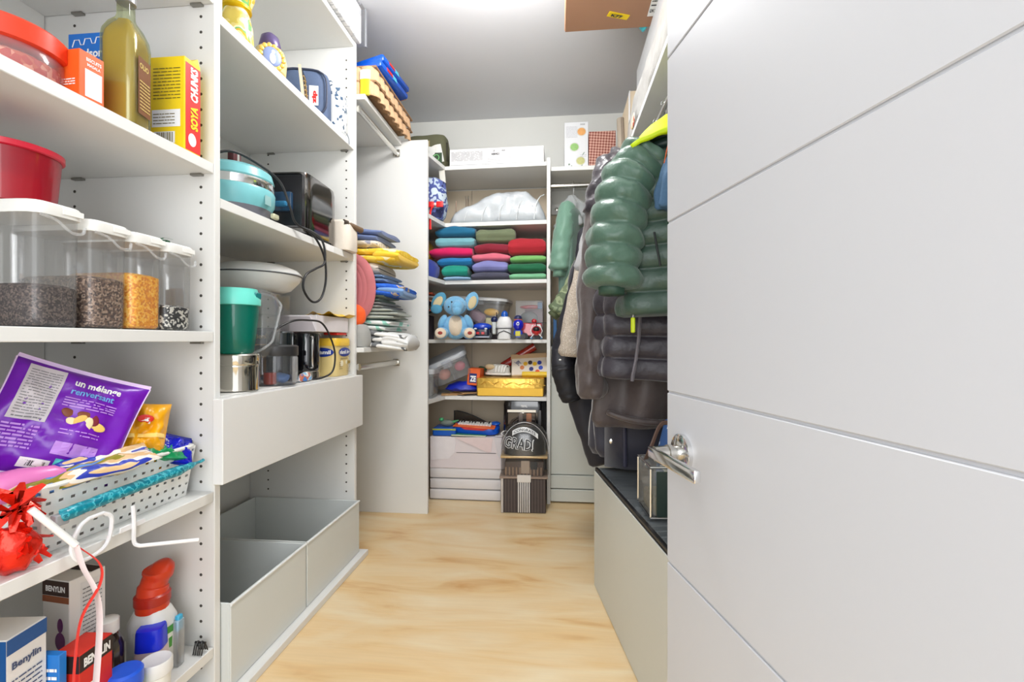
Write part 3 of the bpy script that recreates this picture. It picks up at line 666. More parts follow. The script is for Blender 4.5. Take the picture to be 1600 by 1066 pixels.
part('board', G().box(-.004, .004, -.045, .045, 0, .135, .001).rot((0, R(-6), 0)), M('plaque_black', (30, 34, 40), .4), t, False)
part('frame_edge', G().box(-.0055, .0055, -.048, -.0455, 0, .137).rot((0, R(-6), 0)), M('pale_wood', (214, 196, 170), .5), t, False)
g = G()
for i in range(5): g.tube(spline([(.0052, -.03, .03+.018*i), (.0056, -.01, .042+.018*i), (.0056, .01, .03+.02*i), (.0052, .03, .04+.018*i)], 6), .0022, 5)
part('calligraphy', g.rot((0, R(-6), 0)), M('gold_script', (214, 178, 110), .35, .5), t)
t = thing('lunch_case', 'slate blue zipped fabric case with white tag on the top appliance shelf', 'case', (-1.04, 1.83, z1s), R(14))
SL = M('slate_fabric', (82, 98, 128), .8, bump=.2, bscale=300)
part('case_body', G().rbox(.19, .10, [(.95, 0), (1, .01), (1, .15), (.93, .185), (.7, .198), (.2, .20)], 4, 40), SL, t)
part('zip', G().tube([V(.093*cos(a)*(abs(cos(a))**4+abs(sin(a))**4)**-.25, -.047, .10+.092*sin(a)*(abs(cos(a))**4+abs(sin(a))**4)**-.25) for a in [2*pi*j/32 for j in range(33)]], .004, 6), M('zip_dark', (52, 60, 82), .6), t)
q = plane((.025, -.0515, 0), (1, 0, 0), (0, 0, 1))
part('tag', G().surf(q, 1, 1, .0, .036, .045, .125, 0), WINK, t, False)
part('tag_print', G().text('zip', plane((.025, -.0525, 0), (0, 0, 1), (-1, 0, 0)), .055, -.027, .016, .05, .0002, .05), RED, t, False)
t = thing('lunch_bag', 'white cloth bag dotted with dark marks beside the tower side panel', 'bag', (-.985, 1.955, z1s), R(6))
part('bag_body', G().rbox(.10, .11, [(.92, 0), (1, .012), (1.02, .10), (.98, .18), (.8, .215), (.4, .225)], 3, 40).wob(.005, 18), speckle('dotted_cloth', [(206, 208, 208)]*6+[(60, 84, 110)], 85, .8, bump=.1), t)
part('string', G().tube(spline([(.045, .03, .02), (.055, .035, .0), (.058, .035, -.03)], 4), .0015, 5), M('string_dark', (70, 90, 110), .7), t)
# middle shelf
TEAL = M('pale_teal', (120, 190, 196), .3)
t = thing('waffle_maker', 'round pale teal waffle maker with steel band and maroon handle', 'appliance', (-1.055, 1.42, z2s))
part('base', G().lathe([(.085, 0), (.10, .004), (.108, .03), (.104, .035)], 44), M('grey_base', (110, 110, 118), .3), t)
part('lower_shell', G().lathe([(.108, .03), (.118, .05), (.12, .085), (.117, .092)], 48), TEAL, t)
part('steel_band', G().lathe([(.117, .092), (.118, .094), (.117, .118), (.115, .12)], 48), CHR, t)
part('upper_shell', G().lathe([(.115, .12), (.117, .124), (.110, .150), (.09, .163), (.02, .168)], 48), TEAL, t)
part('handle', G().box(-.012, .012, -.02, .02, .165, .222, .006, 2), M('maroon_plastic', (84, 34, 38), .3), t)
part('handle_stripe', G().box(.0125, .014, -.005, .005, .17, .215), CHR, t)
part('foot', G().box(-.01, .03, -.125, -.095, .0, .022, .004), DARK, t)
part('badge', G().box(.1195, .121, -.02, .01, .04, .07), M('badge_grey', (150, 190, 190), .3), t)
part('latch', G().box(.11, .125, .02, .05, .005, .022, .003), M('latch_cream', (190, 190, 160), .4), t)
def cordm(name='black_rubber'): return M(name, (32, 32, 34), .45)
cx, cy = -.915, 1.675
t = thing('power_cord', 'black power cord looping off the middle shelf in front of the toaster', 'cord', (-1.0, 1.40, 1.57))
pts = [(-1.06, 1.30, 1.56), (-1.02, 1.35, 1.595), (-.99, 1.42, 1.59), (-.95, 1.50, 1.55), (-.93, 1.53, 1.47), (-.925, 1.56, 1.42), (-.905, 1.64, 1.395), (-.895, 1.70, 1.33), (-.892, 1.71, 1.24), (-.895, 1.68, 1.165), (-.898, 1.62, 1.145), (-.90, 1.565, 1.185), (-.898, 1.575, 1.235), (-.895, 1.64, 1.27), (-.893, 1.70, 1.30), (-.90, 1.715, 1.36), (-.915, 1.70, 1.405), (-.96, 1.66, 1.43), (-1.0, 1.60, 1.42)]
part('cord', G().tube([p-V(-1.0, 1.40, 1.57) for p in spline(pts, 8)], .0042, 8), cordm(), t)
t = thing('toaster', 'tall polished chrome and black toaster on the middle appliance shelf', 'toaster', (-1.04, 1.80, z2s), R(2))
BC = M('black_chrome', (120, 118, 116), .1, 1)
part('body', G().rbox(.175, .27, [(.97, .014), (1, .02), (1, .225), (.97, .245), (.85, .25), (.3, .25)], 7, 60), BC, t)
part('end_panel', G().box(-.078, .076, -.1365, -.134, .03, .235, .01, 2), M('toaster_black', (34, 34, 38), .25), t)
part('control_block', G().box(-.035, .04, -.156, -.1355, .09, .165, .008, 2), M('control_blue_black', (30, 62, 92), .2, coat=1), t)
part('lever', G().box(-.02, .025, -.172, -.15, .105, .125, .006, 2), M('lever_blue', (50, 120, 160), .25), t)
part('slot', G().box(-.04, -.02, -.11, .11, .2495, .2515), DARK, t); part('slot', G().box(.02, .04, -.11, .11, .2495, .2515), DARK, t)
for a in (-1, 1):
    for b in (-1, 1): part('foot', G().lathe([(.010, 0), (.012, .003), (.012, .016)], 12, (a*.06, b*.105, 0)), DARK, t)
part('base_plate', G().rbox(.15, .24, [(1, .008), (1, .016)], 6), DARK, t)
t = thing('teal_mug', 'dark teal and copper banded canister between the waffle maker and the toaster', 'canister', (-1.19, 1.585, z2s))
part('canister_body', G().lathe([(.035, 0), (.04, .004), (.04, .08)], 28), M('dark_teal', (24, 84, 104), .3), t)
part('copper_band', G().lathe([(.0405, .08), (.041, .12)], 28), M('copper', (160, 90, 60), .3, .7), t)
part('cream_band', G().lathe([(.041, .12), (.041, .145)], 28), M('cream', (214, 206, 180), .5), t)
part('lid', G().lathe([(.041, .145), (.038, .175), (.01, .18)], 28), M('navy_lid', (26, 34, 60), .3), t)
t = thing('bread_bag', 'cream cloth-covered box with a wooden handle hanging over the shelf end', 'bread box', (-.965, 1.99, z2s))
part('cloth_body', G().rbox(.12, .11, [(.95, 0), (1, .01), (1.0, .09), (.9, .125), (.6, .14), (.2, .142)], 4, 40).wob(.004, 22), M('cream_cloth', (222, 212, 198), .8, bump=.15, bscale=200), t)
part('handle', G().tube([(.04, -.03, .118), (.075, .045, .105)], .013, 12), M('brown_wood', (110, 88, 66), .5, var=.2, scale=60), t)
part('handle_cap', G().tube([(.030, -.045, .121), (.041, -.028, .118)], .015, 12), M('brass_cap', (90, 80, 70), .3, .6), t)
t = thing('price_strip', 'small white blank sticker on the front edge of the middle shelf', 'sticker', (-.9365, 1.83, 1.374))
part('sticker', G().box(.0, .0012, -.03, .03, -.002, .024), M('sticker_white', (240, 240, 240), .5), t, False)
# drawer-top shelf
t = thing('steel_tin', 'polished round steel tin under the teal food chopper', 'tin', (-.992, 1.345, z3s))
part('tin_body', G().lathe([(.058, 0), (.063, .003), (.063, .072), (.064, .075), (.064, .079), (.063, .081)], 44), M('polished_steel', (214, 210, 200), .08, 1), t)
part('lid', G().lathe([(.065, .081), (.066, .083), (.066, .110), (.062, .114), (.01, .115)], 44), MC['polished_steel'], t)
t = thing('food_chopper', 'teal plastic food chopper bowl standing on the steel tin', 'food chopper', (-.995, 1.345, z3s+.1155))
part('bowl', G().lathe([(.045, 0), (.050, .005), (.056, .05), (.063, .12), (.065, .15)], 44), clear('teal_clear', (30, 190, 165), opac=.42, col=(10, 150, 130)), t)
part('blade_shaft', G().tube([(0, 0, .004), (0, 0, .14)], .012, 12), M('teal_solid', (20, 170, 150), .35), t)
for a in range(3): part('blade', G().box(.0, .045, -.002, .002, .02+.03*a, .034+.03*a).rot((0, 0, 2.1*a)), STEEL, t)
part('lid', G().lathe([(.066, .148), (.069, .150), (.069, .168), (.062, .185), (.06, .200), (.02, .202)], 44), M('mint_lid', (110, 218, 202), .3), t)
part('handle_notch', G().box(.045, .066, .0, .03, .17, .19, .003), M('teal_notch', (20, 120, 120), .3), t)
t = thing('clear_box_lid', 'large rounded clear plastic container tipped up behind the teal chopper', 'container', (-1.03, 1.475, z3s+.10), (0, R(0), R(10)))
part('shell', G().rbox(.16, .12, [(.75, .0), (.95, .03), (1, .08), (.98, .17), (.85, .215), (.5, .23), (.2, .232)], 4, 44), clear('thick_clear', opac=.10, gloss=.3), t)
part('rim', G().tube([V(.081*max(-1, min(1, 1.25*cos(a)))*.99, .0605*sin(a), .115+.105*sin(a)*1.0) for a in [2*pi*i/40 for i in range(40)]], .004, 8, closed=True), CLEARM, t)
t = thing('clear_stand', 'stack of clear plastic drawers under the white dish cover', 'container', (-1.17, 1.68, z3s))
for i in range(4): part('drawer', G().rbox(.21, .20, [(.95, .085*i), (1, .085*i+.01), (1, .085*i+.076), (1.02, .085*i+.079), (1.02, .085*i+.083)], 7, 40), CLEAR, t)
t = thing('dish_cover', 'large round white ribbed plastic dish cover on clear drawers', 'dish cover', (-1.155, 1.67, z3s+.3395))
part('dish', G().lathe([(.09, 0), (.125, .012), (.155, .045), (.162, .062), (.158, .066)], 56), WPL, t)
part('lid', G().lathe([(.165, .066), (.166, .070), (.150, .088), (.11, .104), (.05, .112), (.01, .113)], 56), M('lid_offwhite', (232, 232, 230), .35), t)
part('gasket', G().lathe([(.1605, .062), (.1665, .064), (.1665, .067), (.1605, .069)], 56), M('grey_gasket', (90, 92, 94), .5), t)
part('underside_vent', G().lathe([(.05, -.0045), (.055, -.0005)], 24), DARK, t)
t = thing('food_processor_bowl', 'clear mini processor bowl with black lid beside the kettle', 'bowl', (-.982, 1.535, z3s))
part('bowl', G().lathe([(.060, 0), (.064, .003), (.064, .02), (.067, .105)], 44), clear('smoke_clear', (225, 225, 228), .35), t)
part('lid', G().lathe([(.069, .103), (.070, .105), (.070, .135), (.064, .14), (.01, .141)], 44), M('black_lid', (44, 44, 46), .4), t)
part('handle_rib', G().box(.062, .074, -.012, .012, .01, .10, .003), CLEARM, t)
part('jam_jar', G().lathe([(.018, .004), (.02, .006), (.02, .045)], 20, (-.005, -.03, 0)), M('jam_red', (190, 70, 50), .3), t)
part('blue_wrapper', G().ell((.0, .025, .022), (.03, .025, .018)).wob(.006, 60), M('wrap_blue', (110, 150, 210), .4), t)
t = thing('dark_canister', 'glossy black canister standing behind the black processor lid', 'canister', (-1.06, 1.68, z3s))
part('canister_body', G().lathe([(.045, 0), (.048, .003), (.048, .185), (.044, .19), (.01, .191)], 36), M('gloss_black_teal', (16, 30, 34), .1, coat=1), t)
t = thing('kettle', 'glossy black cylindrical kettle with steel base in front of the formula tub', 'kettle', (-1.02, 1.80, z3s))
part('base', G().lathe([(.046, 0), (.05, .003), (.048, .03), (.044, .034)], 40), STEEL, t)
part('body', G().lathe([(.045, .034), (.047, .037), (.050, .07), (.048, .18), (.045, .186), (.01, .188)], 44), M('gloss_black', (18, 18, 22), .08, coat=1), t)
part('steel_stripe', G().box(.03, .0465, -.040, -.030, .045, .175, .003), CHR, t)
t = thing('power_cord', 'black kettle cord arching over the processor lid to the shelf', 'cord', (-.93, 1.75, z3s))
pts = [(-.985, 1.49, z3s+.144), (-.965, 1.50, z3s+.19), (-.94, 1.56, z3s+.225), (-.93, 1.65, z3s+.232), (-.925, 1.74, z3s+.225), (-.92, 1.80, z3s+.17), (-.92, 1.84, z3s+.10), (-.925, 1.83, z3s+.03), (-.94, 1.77, z3s+.006), (-.96, 1.70, z3s+.005)]
part('cord', G().tube([p-V(-.93, 1.75, z3s) for p in spline(pts, 8)], .0038, 8), cordm(), t)
t = thing('candy_wrapper', 'crumpled blue and white sweet wrapper on the drawer top shelf', 'wrapper', (-.955, 1.675, z3s))
part('wrapper', G().rbox(.035, .10, [(.8, .001), (1, .01), (.7, .028), (.3, .034)], 2, 24).wob(.01, 40), speckle('wrapper_cols', [(120, 180, 220), (230, 230, 230), (200, 120, 100), (70, 130, 200)], 30, .3, 'noise'), t, ang=15)
t = thing('formula_tub', 'cream and yellow baby formula tub with blue oval logo', 'tub', (-1.01, 1.968, z3s))
CT_ = M('tub_cream', (228, 204, 138), .35, var=.04, scale=6)
part('tub_body', G().rbox(.135, .135, [(.94, 0), (.97, .004), (1, .02), (1, .135)], 6, 52), CT_, t)
part('lid', G().rbox(.142, .142, [(1, .133), (1, .136), (1.0, .158), (.94, .166), (.3, .167)], 6, 52), M('tub_lid_yellow', (232, 190, 60), .35), t)
q = plane((-.066, -.0682, 0), (1, 0, 0), (0, 0, 1)); q2 = plane((.0682, -.066, 0), (0, 1, 0), (0, 0, 1))
part('logo_oval', G().ell((.0685, .005, .105), (.0015, .055, .020)).ell((.0, -.0685, .105), (.055, .0015, .020)), M('logo_blue', (36, 60, 150), .4), t)
part('logo_print', G().text('nfamil A+', q2, .022, .098, .016, .094, .002, .04).text('Enfamil', q, .018, .098, .016, .09, .002, .04), WINK, t, False)
part('small_print', G().lines(q2, .03, .10, .073, .082, 2, .5, .0008).lines(q2, .09, .125, .012, .05, 5, .3, .0008).lines(q2, .02, .05, .03, .065, 4, .3, .0008), M('tub_print', (150, 130, 96), .6), t, False)
part('badge', G().ell((.0685, -.022, .055), (.0008, .014, .014)).ell((.0685, .022, .06), (.0008, .009, .009)), M('badge_pale', (244, 236, 210), .5), t)
part('gold_badge', G().box(.068, .0695, .03, .058, .052, .066, .0005), M('badge_gold', (160, 136, 60), .4), t)
t = thing('parcel_box', 'flat white cardboard box lying on the formula tub and the kettle', 'box', (-1.04, 1.905, z3s+.192))
part('carton', G().box(-.085, .085, -.15, .13, 0, .066, .001), M('white_box_card', (224, 218, 220), .6), t, False)
part('front_flap', G().loft([[V(-.083, -.1515, .004), V(.083, -.1515, .004), V(.083, -.15, .004), V(-.083, -.15, .004)], [V(-.06, -.156, .060), V(.06, -.156, .060), V(.06, -.15, .060), V(-.06, -.15, .060)]]), M('flap_card', (200, 192, 196), .6), t, False)
part('red_packet', G().box(.02, .084, .03, .12, -.012, -.0005, .003).wob(.002, 40), M('packet_red', (200, 40, 34), .35), t)
t = thing('yellow_packet', 'torn yellow wrapper lying on the flat white box', 'wrapper', (-1.0, 1.94, z3s+.2585))
part('wrapper', G().surf(lambda u, v: V(u*.055+.02*v*v, v*.13, .010+.007*sin(5*u+3*v)+.006*noise.noise(V(u*2, v*3, 1))), 18, 24).surf(lambda u, v: V(u*.055+.02*v*v, v*.13, .0085+.006*sin(5*u+3*v)+.006*noise.noise(V(u*2, v*3, 1))), 18, 24), M('packet_yellow', (246, 200, 30), .35, var=.12, scale=20), t)
t = thing('chocolate_box', 'dark purple carton behind the kettle under the clear drawers', 'box', (-1.2, 1.905, z3s+.14))
part('carton', G().box(-.11, .07, -.06, .06, 0, .07, .001), M('dark_purple_card', (58, 44, 74), .45), t, False)
part('lilac_side', G().box(.0702, .0712, -.03, .058, .004, .066), M('lilac_card', (130, 112, 150), .45), t, False)
part('lettering', G().text('Bonbons', plane((-.11, -.0605, 0), (1, 0, 0), (0, 0, 1)), .03, .025, .02, .11, .0008, .02), M('gold_lettering', (200, 160, 90), .4), t, False)
t = thing('cereal_bag', 'orange foil bag standing behind the clear tipped container', 'snack bag', (-1.22, 1.905, z3s), (0, 0, R(20)))
part('pouch', G().rbox(.19, .10, [(.9, 0), (1, .02), (1, .10), (.95, .139)], 3, 32).wob(.006, 25), M('orange_foil', (236, 160, 50), .35, var=.15, scale=12), t)
# white carton of packs on top of the tower
t = thing('wrapped_carton', 'clear-wrapped white carton on top of the appliance tower', 'carton', (-1.13, 1.78, 2.3935))
part('inner_packs', G().box(-.18, .215, -.42, .31, .003, .17, .004), speckle('white_packs', [(232, 232, 232), (240, 240, 240), (200, 202, 206), (246, 246, 246)], 9, .4, 'noise', stretch=(1, 4, 1), bump=.2), t, False)
part('clear_shell', G().box(-.19, .228, -.43, .328, .0, .178, .003), CLEAR, t, False)
for i in range(6): part('shell_rib', G().box(.228, .231, -.42+.12*i, -.405+.12*i, .0, .178), CLEARM, t, False)
part('corner_edge', G().box(.226, .232, .322, .332, 0, .178), M('grey_edge', (150, 152, 156), .4), t, False)
# egg trays on the hanging section shelf
t = thing('egg_trays', 'stack of brown pulp egg trays on the high shelf', 'egg tray', (-.985, 2.37, 2.1605))
PULP = M('egg_pulp', (206, 168, 130), .85, bump=.3, bscale=120)
for k in range(2):
    z0 = .070*k
    def prof(u, v, k=k, z0=z0):  # tray side wall with cups
        return V(.118+.022*(1-v)*0+.024*abs(sin(u*pi*8))**.6*(1-.45*v), -.265+.53*u, z0+.066*v)
    g = G().surf(prof, 128, 6, 0, 1, 0, 1)
    g.surf(lambda u, v, z0=z0: V(-.13+.255*v, -.265-.010*abs(sin(v*pi*4))**.7, z0+.066*u), 6, 60, 0, 1, 0, 1)
    g.surf(lambda u, v, z0=z0: V(-.13+.255*v, -.265+.53*u, z0+.046+.016*abs(sin(v*pi*4)*sin(u*pi*8))), 64, 32, 0, 1, 0, 1)
    o = part('tray', g, PULP, t, ang=60); md = o.modifiers.new('th', 'SOLIDIFY'); md.thickness = .003; md.offset = 0
    part('tray_rim', G().tube([(-.13, -.27, z0+.066), (.135, -.27, z0+.066), (.137, .27, z0+.066), (-.13, .27, z0+.066)], .005, 6, closed=True), M('pulp_dark', (150, 116, 84), .85), t)
t = thing('yellow_jar', 'yellow and white round jar beside the egg trays at the tower panel', 'jar', (-.935, 2.098, 2.1605), 0)
t.location = (-.90, 2.098, 2.1605)
part('jar_body', G().lathe([(.008, 0), (.0085, .002), (.0085, .075)], 24, sx=3), M('jar_yellow', (250, 210, 40), .3), t)
part('lid', G().lathe([(.0085, .075), (.009, .077), (.009, .115), (.008, .118)], 24, sx=3), WPL, t)
BP = M('blue_packet', (10, 84, 196), .25, var=.1, scale=20, bump=.15, bscale=40)
for i, (x, y, z, rx, ry, lab) in enumerate([(-.905, 2.33, 2.318, R(3), R(-10), 'blue pasta packet lying lowest on top of the egg trays'), (-.90, 2.35, 2.358, R(5), R(-13), 'blue foil packet lying topmost on the egg trays')]):
    t = thing('blue_packet', lab, 'packet', (x, y, z), (rx, ry, R(-3)), 'blue packets on the egg trays')
    part('pouch', G().box(-.08, .08, -.19, .17, 0, .034, .012, 2).wob(.004, 20), BP, t)
    part('pouch_end', G().box(-.065, .065, .171, .185, .012, .020, .002), M('packet_orange', (236, 160, 40), .35), t)
    part('red_stripe', G().box(.0795, .0825, -.12, -.05, .010, .026), RED, t); part('aqua_stripe', G().box(.0795, .0827, -.045, .0, .006, .028), M('aqua', (80, 190, 220), .4), t)
# ================================================================ FOLDED CLOTHS
def cloth(t, w, d, h, mats, layers=2, seed=0, nm='cloth_body', ends=.9, sag=.1, n=3.2, wr=1.0):
    """a folded soft stack: rounded in section, grooves where the layers meet, drawn along x"""
    g = G(); rings = []; N = 22; K = 40
    for i in range(N+1):
        u = i/N; x = -w/2+w*u; e = min(1, (min(u, 1-u)*9+.25)**.35) if 0 < i < N else .72
        ring = []
        for k in range(K):
            a = 2*pi*k/K; ca, sa = cos(a), sin(a); q = (abs(ca)**n+abs(sa)**n)**(-1/n)
            y = d/2*ca*q; z = h/2*sa*q
            gr = 1-.07*(1-abs(cos(pi*layers*(z/h+.5)))**.5) if layers > 1 else 1
            y *= gr; z *= e; y *= (.96+.04*e)
            p = V(x, y, z)
            nn = noise.noise(V(x*9+seed, y*9, seed*2.1))
            z += nn*h*.22*wr*(1 if z > 0 else .15); z -= sag*h*(2*u-1)**2*(1 if z > 0 else .2)
            y += noise.noise(V(x*7, z*30, seed+5))*.01*wr
            ring.append(V(x, y, z+h/2))
        rings.append(ring)
    g.loft(rings); return part(nm, g, mats, t, ang=70)
def fab(name, c, var=.1): return M(name, c, .85, var=var, scale=16, bump=.12, bscale=350, sheen=.2)
# ---- stack in the hanging section: bundles laid across, ends facing the aisle
def bundle(lab, x0, x1, y, z, h, d, m, rz=0, ry=0, layers=3, seed=1, roll=True, cat='cloth', nm='folded_cloth', dark=None):
    t = thing(nm, lab, cat, ((x0+x1)/2, y, z), (0, ry, rz), 'folded cloths on the low rail shelf')
    w = x1-x0
    for k in range(layers):
        o = cloth(t, w*(1-.05*((k+seed) % 3)), d*(1-.04*(k % 2)), h/layers*1.12, m, 1, seed+k*2.7, 'fold', sag=.14, n=3.4, wr=.9)
        o.location = (.02*((k+seed) % 3)-.02+(.012 if k % 2 else 0), 0, h*k/layers)
    if dark and roll:
        o = cloth(t, .13, d*1.03, h*.98, dark, layers, seed+9, 'folded_end', sag=.1, n=3, wr=.9); o.location = (w/2-.055, 0, .002)
    return t
sy = 2.30; ZS = .971
bundle('grey and white patterned blanket lowest in the clothes stack, folded end overhanging the shelf', -1.13, -.745, sy, ZS-.001, .085, .30, speckle('white_grey_pattern', [(228, 228, 226), (232, 232, 230), (236, 236, 234), (110, 112, 114), (226, 226, 224)], 7, .85, 'noise'), R(6), R(7), 3, 2, dark=fab('blanket_white', (222, 222, 220), .03))
bundle('white cloth with mint patches second from the bottom of the clothes stack', -1.18, -.80, sy+.01, ZS+.085, .055, .28, speckle('white_mint', [(214, 220, 216), (226, 228, 226), (150, 206, 190), (222, 224, 222)], 7, .85, 'noise'), R(-4), R(3), 2, 3)
bundle('pale sage grey cloth in several thin folds above the mint patched cloth', -1.20, -.79, sy, ZS+.138, .052, .28, fab('sage_grey', (172, 178, 168)), R(3), 0, 3, 4)
bundle('thin heather grey cloth between the sage cloths in the clothes stack', -1.20, -.84, sy+.01, ZS+.190, .034, .27, fab('heather_grey', (150, 150, 146)), R(-5), 0, 2, 5)
bundle('dark sage green folded cloth below the bright blue cloth', -1.20, -.85, sy, ZS+.222, .040, .27, fab('dark_sage', (110, 132, 116)), R(2), 0, 2, 6)
bundle('bright blue child cloth with printed figures and pale denim end', -1.18, -.76, sy-.01, ZS+.258, .060, .28, speckle('blue_figures', [(40, 100, 210), (34, 96, 206), (44, 108, 216), (36, 98, 208), (190, 170, 150)], 15, .8, 'noise'), R(4), R(4), 2, 7, dark=fab('pale_denim', (120, 160, 214)))
bundle('mid blue denim folded above the bright blue child cloth', -1.18, -.83, sy, ZS+.318, .040, .27, fab('denim_blue', (112, 142, 180)), R(-3), 0, 2, 8)
bundle('pale beige terry cloth folded under the yellow towel', -1.20, -.85, sy, ZS+.355, .062, .28, fab('beige_terry', (212, 202, 190), .04), R(2), 0, 1, 9, roll=False)
bundle('bright yellow towel with pale flowers, rolled end sticking out', -1.18, -.76, sy, ZS+.415, .070, .28, speckle('yellow_flowers', [(246, 200, 50), (250, 214, 80), (246, 202, 56), (240, 226, 176)], 10, .85, 'noise'), R(-3), R(2), 2, 10, dark=fab('yellow_towel', (244, 198, 50)))
bundle('white and grey flowered cloth lying on the yellow towel', -1.18, -.88, sy, ZS+.485, .045, .26, speckle('flower_cloth', [(220, 214, 206), (160, 160, 176), (226, 216, 200), (200, 186, 160)], 20, .85, 'noise'), R(2), 0, 1, 11, roll=False)
bundle('slate blue knitted cloth topmost on the clothes stack', -1.18, -.85, sy, ZS+.530, .060, .24, fab('slate_blue_cloth', (106, 124, 170)), R(-4), R(4), 2, 12)
t = thing('turban_cloth', 'mauve pink pleated cloth wound into a round bundle beside the clothes stack', 'cloth', (-.955, 2.135, ZS+.21))
g = G()
for i in range(7):
    rr_ = .035+.013*i; part('pleat', G().tube([(-.10+.012*i+rr_*.8*sin(a), .0, .02+rr_*1.25*cos(a)+.05) for a in [pi*j/16-.2 for j in range(19)]], .0115, 8, 2.6), fab('mauve', (184, 106, 110)), t)
t = thing('orange_cloth', 'bright orange cloth scrap tucked under the mauve pleated bundle', 'cloth', (-.965, 2.125, ZS+.12))
part('cloth_body', G().ell((0, 0, .03), (.055, .03, .06)).wob(.012, 30), fab('bright_orange', (236, 92, 30)), t, ang=40)
t = thing('grey_cloth', 'crumpled grey cloth at the tower side panel low in the clothes stack', 'cloth', (-.975, 2.135, ZS))
part('cloth_body', G().rbox(.16, .085, [(.9, .002), (1, .02), (1, .07), (.8, .105), (.3, .12)], 3).wob(.01, 22), fab('mid_grey', (158, 158, 154)), t, ang=60)
# ---- corner shelves
z_b, z_c, z_d, z_e, z_t = 1.744, 1.381, 1.010, .656, 2.101
def bx(px0, px1, Y): return X_at(px0, Y), X_at(px1, Y)
stackg = 'folded shirts on the corner shelf'
shirts = [  # label, px0, px1, y_top, y_bottom, colour, layers, seed, Y
 ('pale blue folded shirt lowest in the stack under the green shirts', 693, 735, 436, 441, (150, 190, 226), 1, 1, 2.93),
 ('emerald green folded shirt, two layers, in the bottom of the first stack', 690, 730, 420, 436, (20, 150, 126), 2, 2, 2.93),
 ('mid blue folded shirt below the magenta one', 684, 738, 407, 421, (26, 122, 184), 2, 3, 2.95),
 ('magenta folded shirt in the first stack', 671, 738, 394, 408, (222, 20, 96), 1, 4, 2.95),
 ('light cyan folded shirt under the dark teal one', 681, 742, 380, 396, (120, 180, 190), 2, 5, 2.94),
 ('dark teal blue folded shirt on top of the first stack', 681, 743, 366, 382, (20, 104, 142), 1, 6, 2.95),
 ('charcoal folded shirt lowest in the middle stack', 736, 795, 427, 439, (74, 74, 92), 1, 7, 2.94),
 ('lavender folded shirt above the charcoal one, two layers', 738, 793, 412, 428, (130, 132, 190), 2, 8, 2.94),
 ('salmon pink folded shirt in the middle stack', 738, 797, 401, 413, (222, 110, 130), 1, 9, 2.95),
 ('burgundy folded shirt below the olive one', 741, 797, 387, 402, (140, 28, 50), 1, 10, 2.95),
 ('olive green folded jumper on top of the middle stack', 743, 804, 366, 388, (112, 122, 92), 2, 11, 2.94),
 ('mint green folded shirt lowest in the last stack beside the divider', 796, 853, 428, 438, (124, 190, 146), 1, 12, 2.94),
 ('dark green folded shirt between mint and light green ones', 794, 853, 414, 429, (20, 102, 66), 1, 13, 2.94),
 ('light green folded shirt under the red jumper', 797, 853, 404, 415, (124, 186, 106), 1, 14, 2.95),
 ('dark red folded jumper on top of the last stack beside the divider', 794, 854, 379, 405, (176, 30, 44), 2, 15, 2.94)]
cur = {}
for lab, p0, p1, yt, yb, c, la, sd, Y in shirts:
    k = 0 if p1 < 745 else (1 if p0 < 760 else 2)
    zb = cur.get(k, z_c); h = (yb-yt)/247*1.02+.004
    x0, x1 = bx(p0, min(p1, 853), Y-.10)
    if x1 > XP0-.006: x1 = XP0-.006
    t = thing('folded_shirt', lab, 'shirt', ((x0+x1)/2, Y+.0, zb), R(rnd.uniform(-2.5, 2.5)) if k < 2 else 0, stackg)
    cloth(t, x1-x0, .22, h, fab('shirt_%d' % sd, c, .12), la, sd*3.1, sag=.12, wr=.8)
    cur[k] = zb+h*.96
t = thing('navy_cloth', 'crumpled royal blue cloth beside the green shirts at the bare panel', 'cloth', (-.80, 2.80, z_c))
part('cloth_body', G().rbox(.13, .16, [(.8, .001), (1, .03), (1, .07), (.75, .11), (.3, .13)], 2.6).wob(.014, 20), fab('royal_blue_cloth', (46, 62, 150), .2), t, ang=60)
t = thing('yellow_cloth', 'mustard yellow cloth peeking from behind the teal shirt', 'cloth', (-.92, 2.98, z_c))
part('cloth_body', G().rbox(.20, .16, [(.9, .001), (1, .03), (1, .24), (.7, .28), (.3, .29)], 3).wob(.012, 16), fab('mustard', (206, 160, 30), .15), t, ang=60)
# ---- shelf b: duvet in plastic, camo bag, wire rack
t = thing('wrapped_duvet', 'pale grey duvet in crinkled clear plastic wrap on the upper corner shelf', 'duvet', (-.36, 2.98, z_b))
rings = []
for i in range(41):
    u = i/40; x = -.33+.622*u; hh = .085+.155*(sin(pi*min(1, max(0, (u-.05)*.98)))**1.3)*(.45+.75*u); e = (min(u, 1-u)*12+.12); e = min(1, e)**.5
    rings.append([V(x, -.115*(1 if cos(a) > 0 else 1)*cos(a)*(abs(cos(a))**3+abs(sin(a))**3)**(-1/3)*e, max(.001, hh*e*(.5+.5*sin(a)*(abs(cos(a))**3+abs(sin(a))**3)**(-1/3)))) for a in [2*pi*k/40 for k in range(40)]])
g = G().loft(rings)
for i, p in enumerate(g.V):
    nz = noise.noise(V(p.x*9, p.z*16, 3))*.016+noise.noise(V(p.x*26, p.z*9, 8))*.008; g.V[i] = V(p.x, p.y-nz, max(.001, p.z+nz*.8))
part('duvet_body', g, M('grey_wrap', (202, 208, 212), .28, var=.06, scale=10, bump=.35, bscale=28, coat=.5), t, ang=80)
for k in range(5):
    x = -.22+.11*k; part('crease', G().tube(spline([(x, -.118, .012), (x+.01, -.122, .05+.01*k), (x+.03, -.112, .09+.014*k), (x+.06, -.08, .12+.014*k)], 6), .003, 6).wob(.003, 50, k), M('wrap_ridge', (226, 230, 232), .25, coat=.5), t)
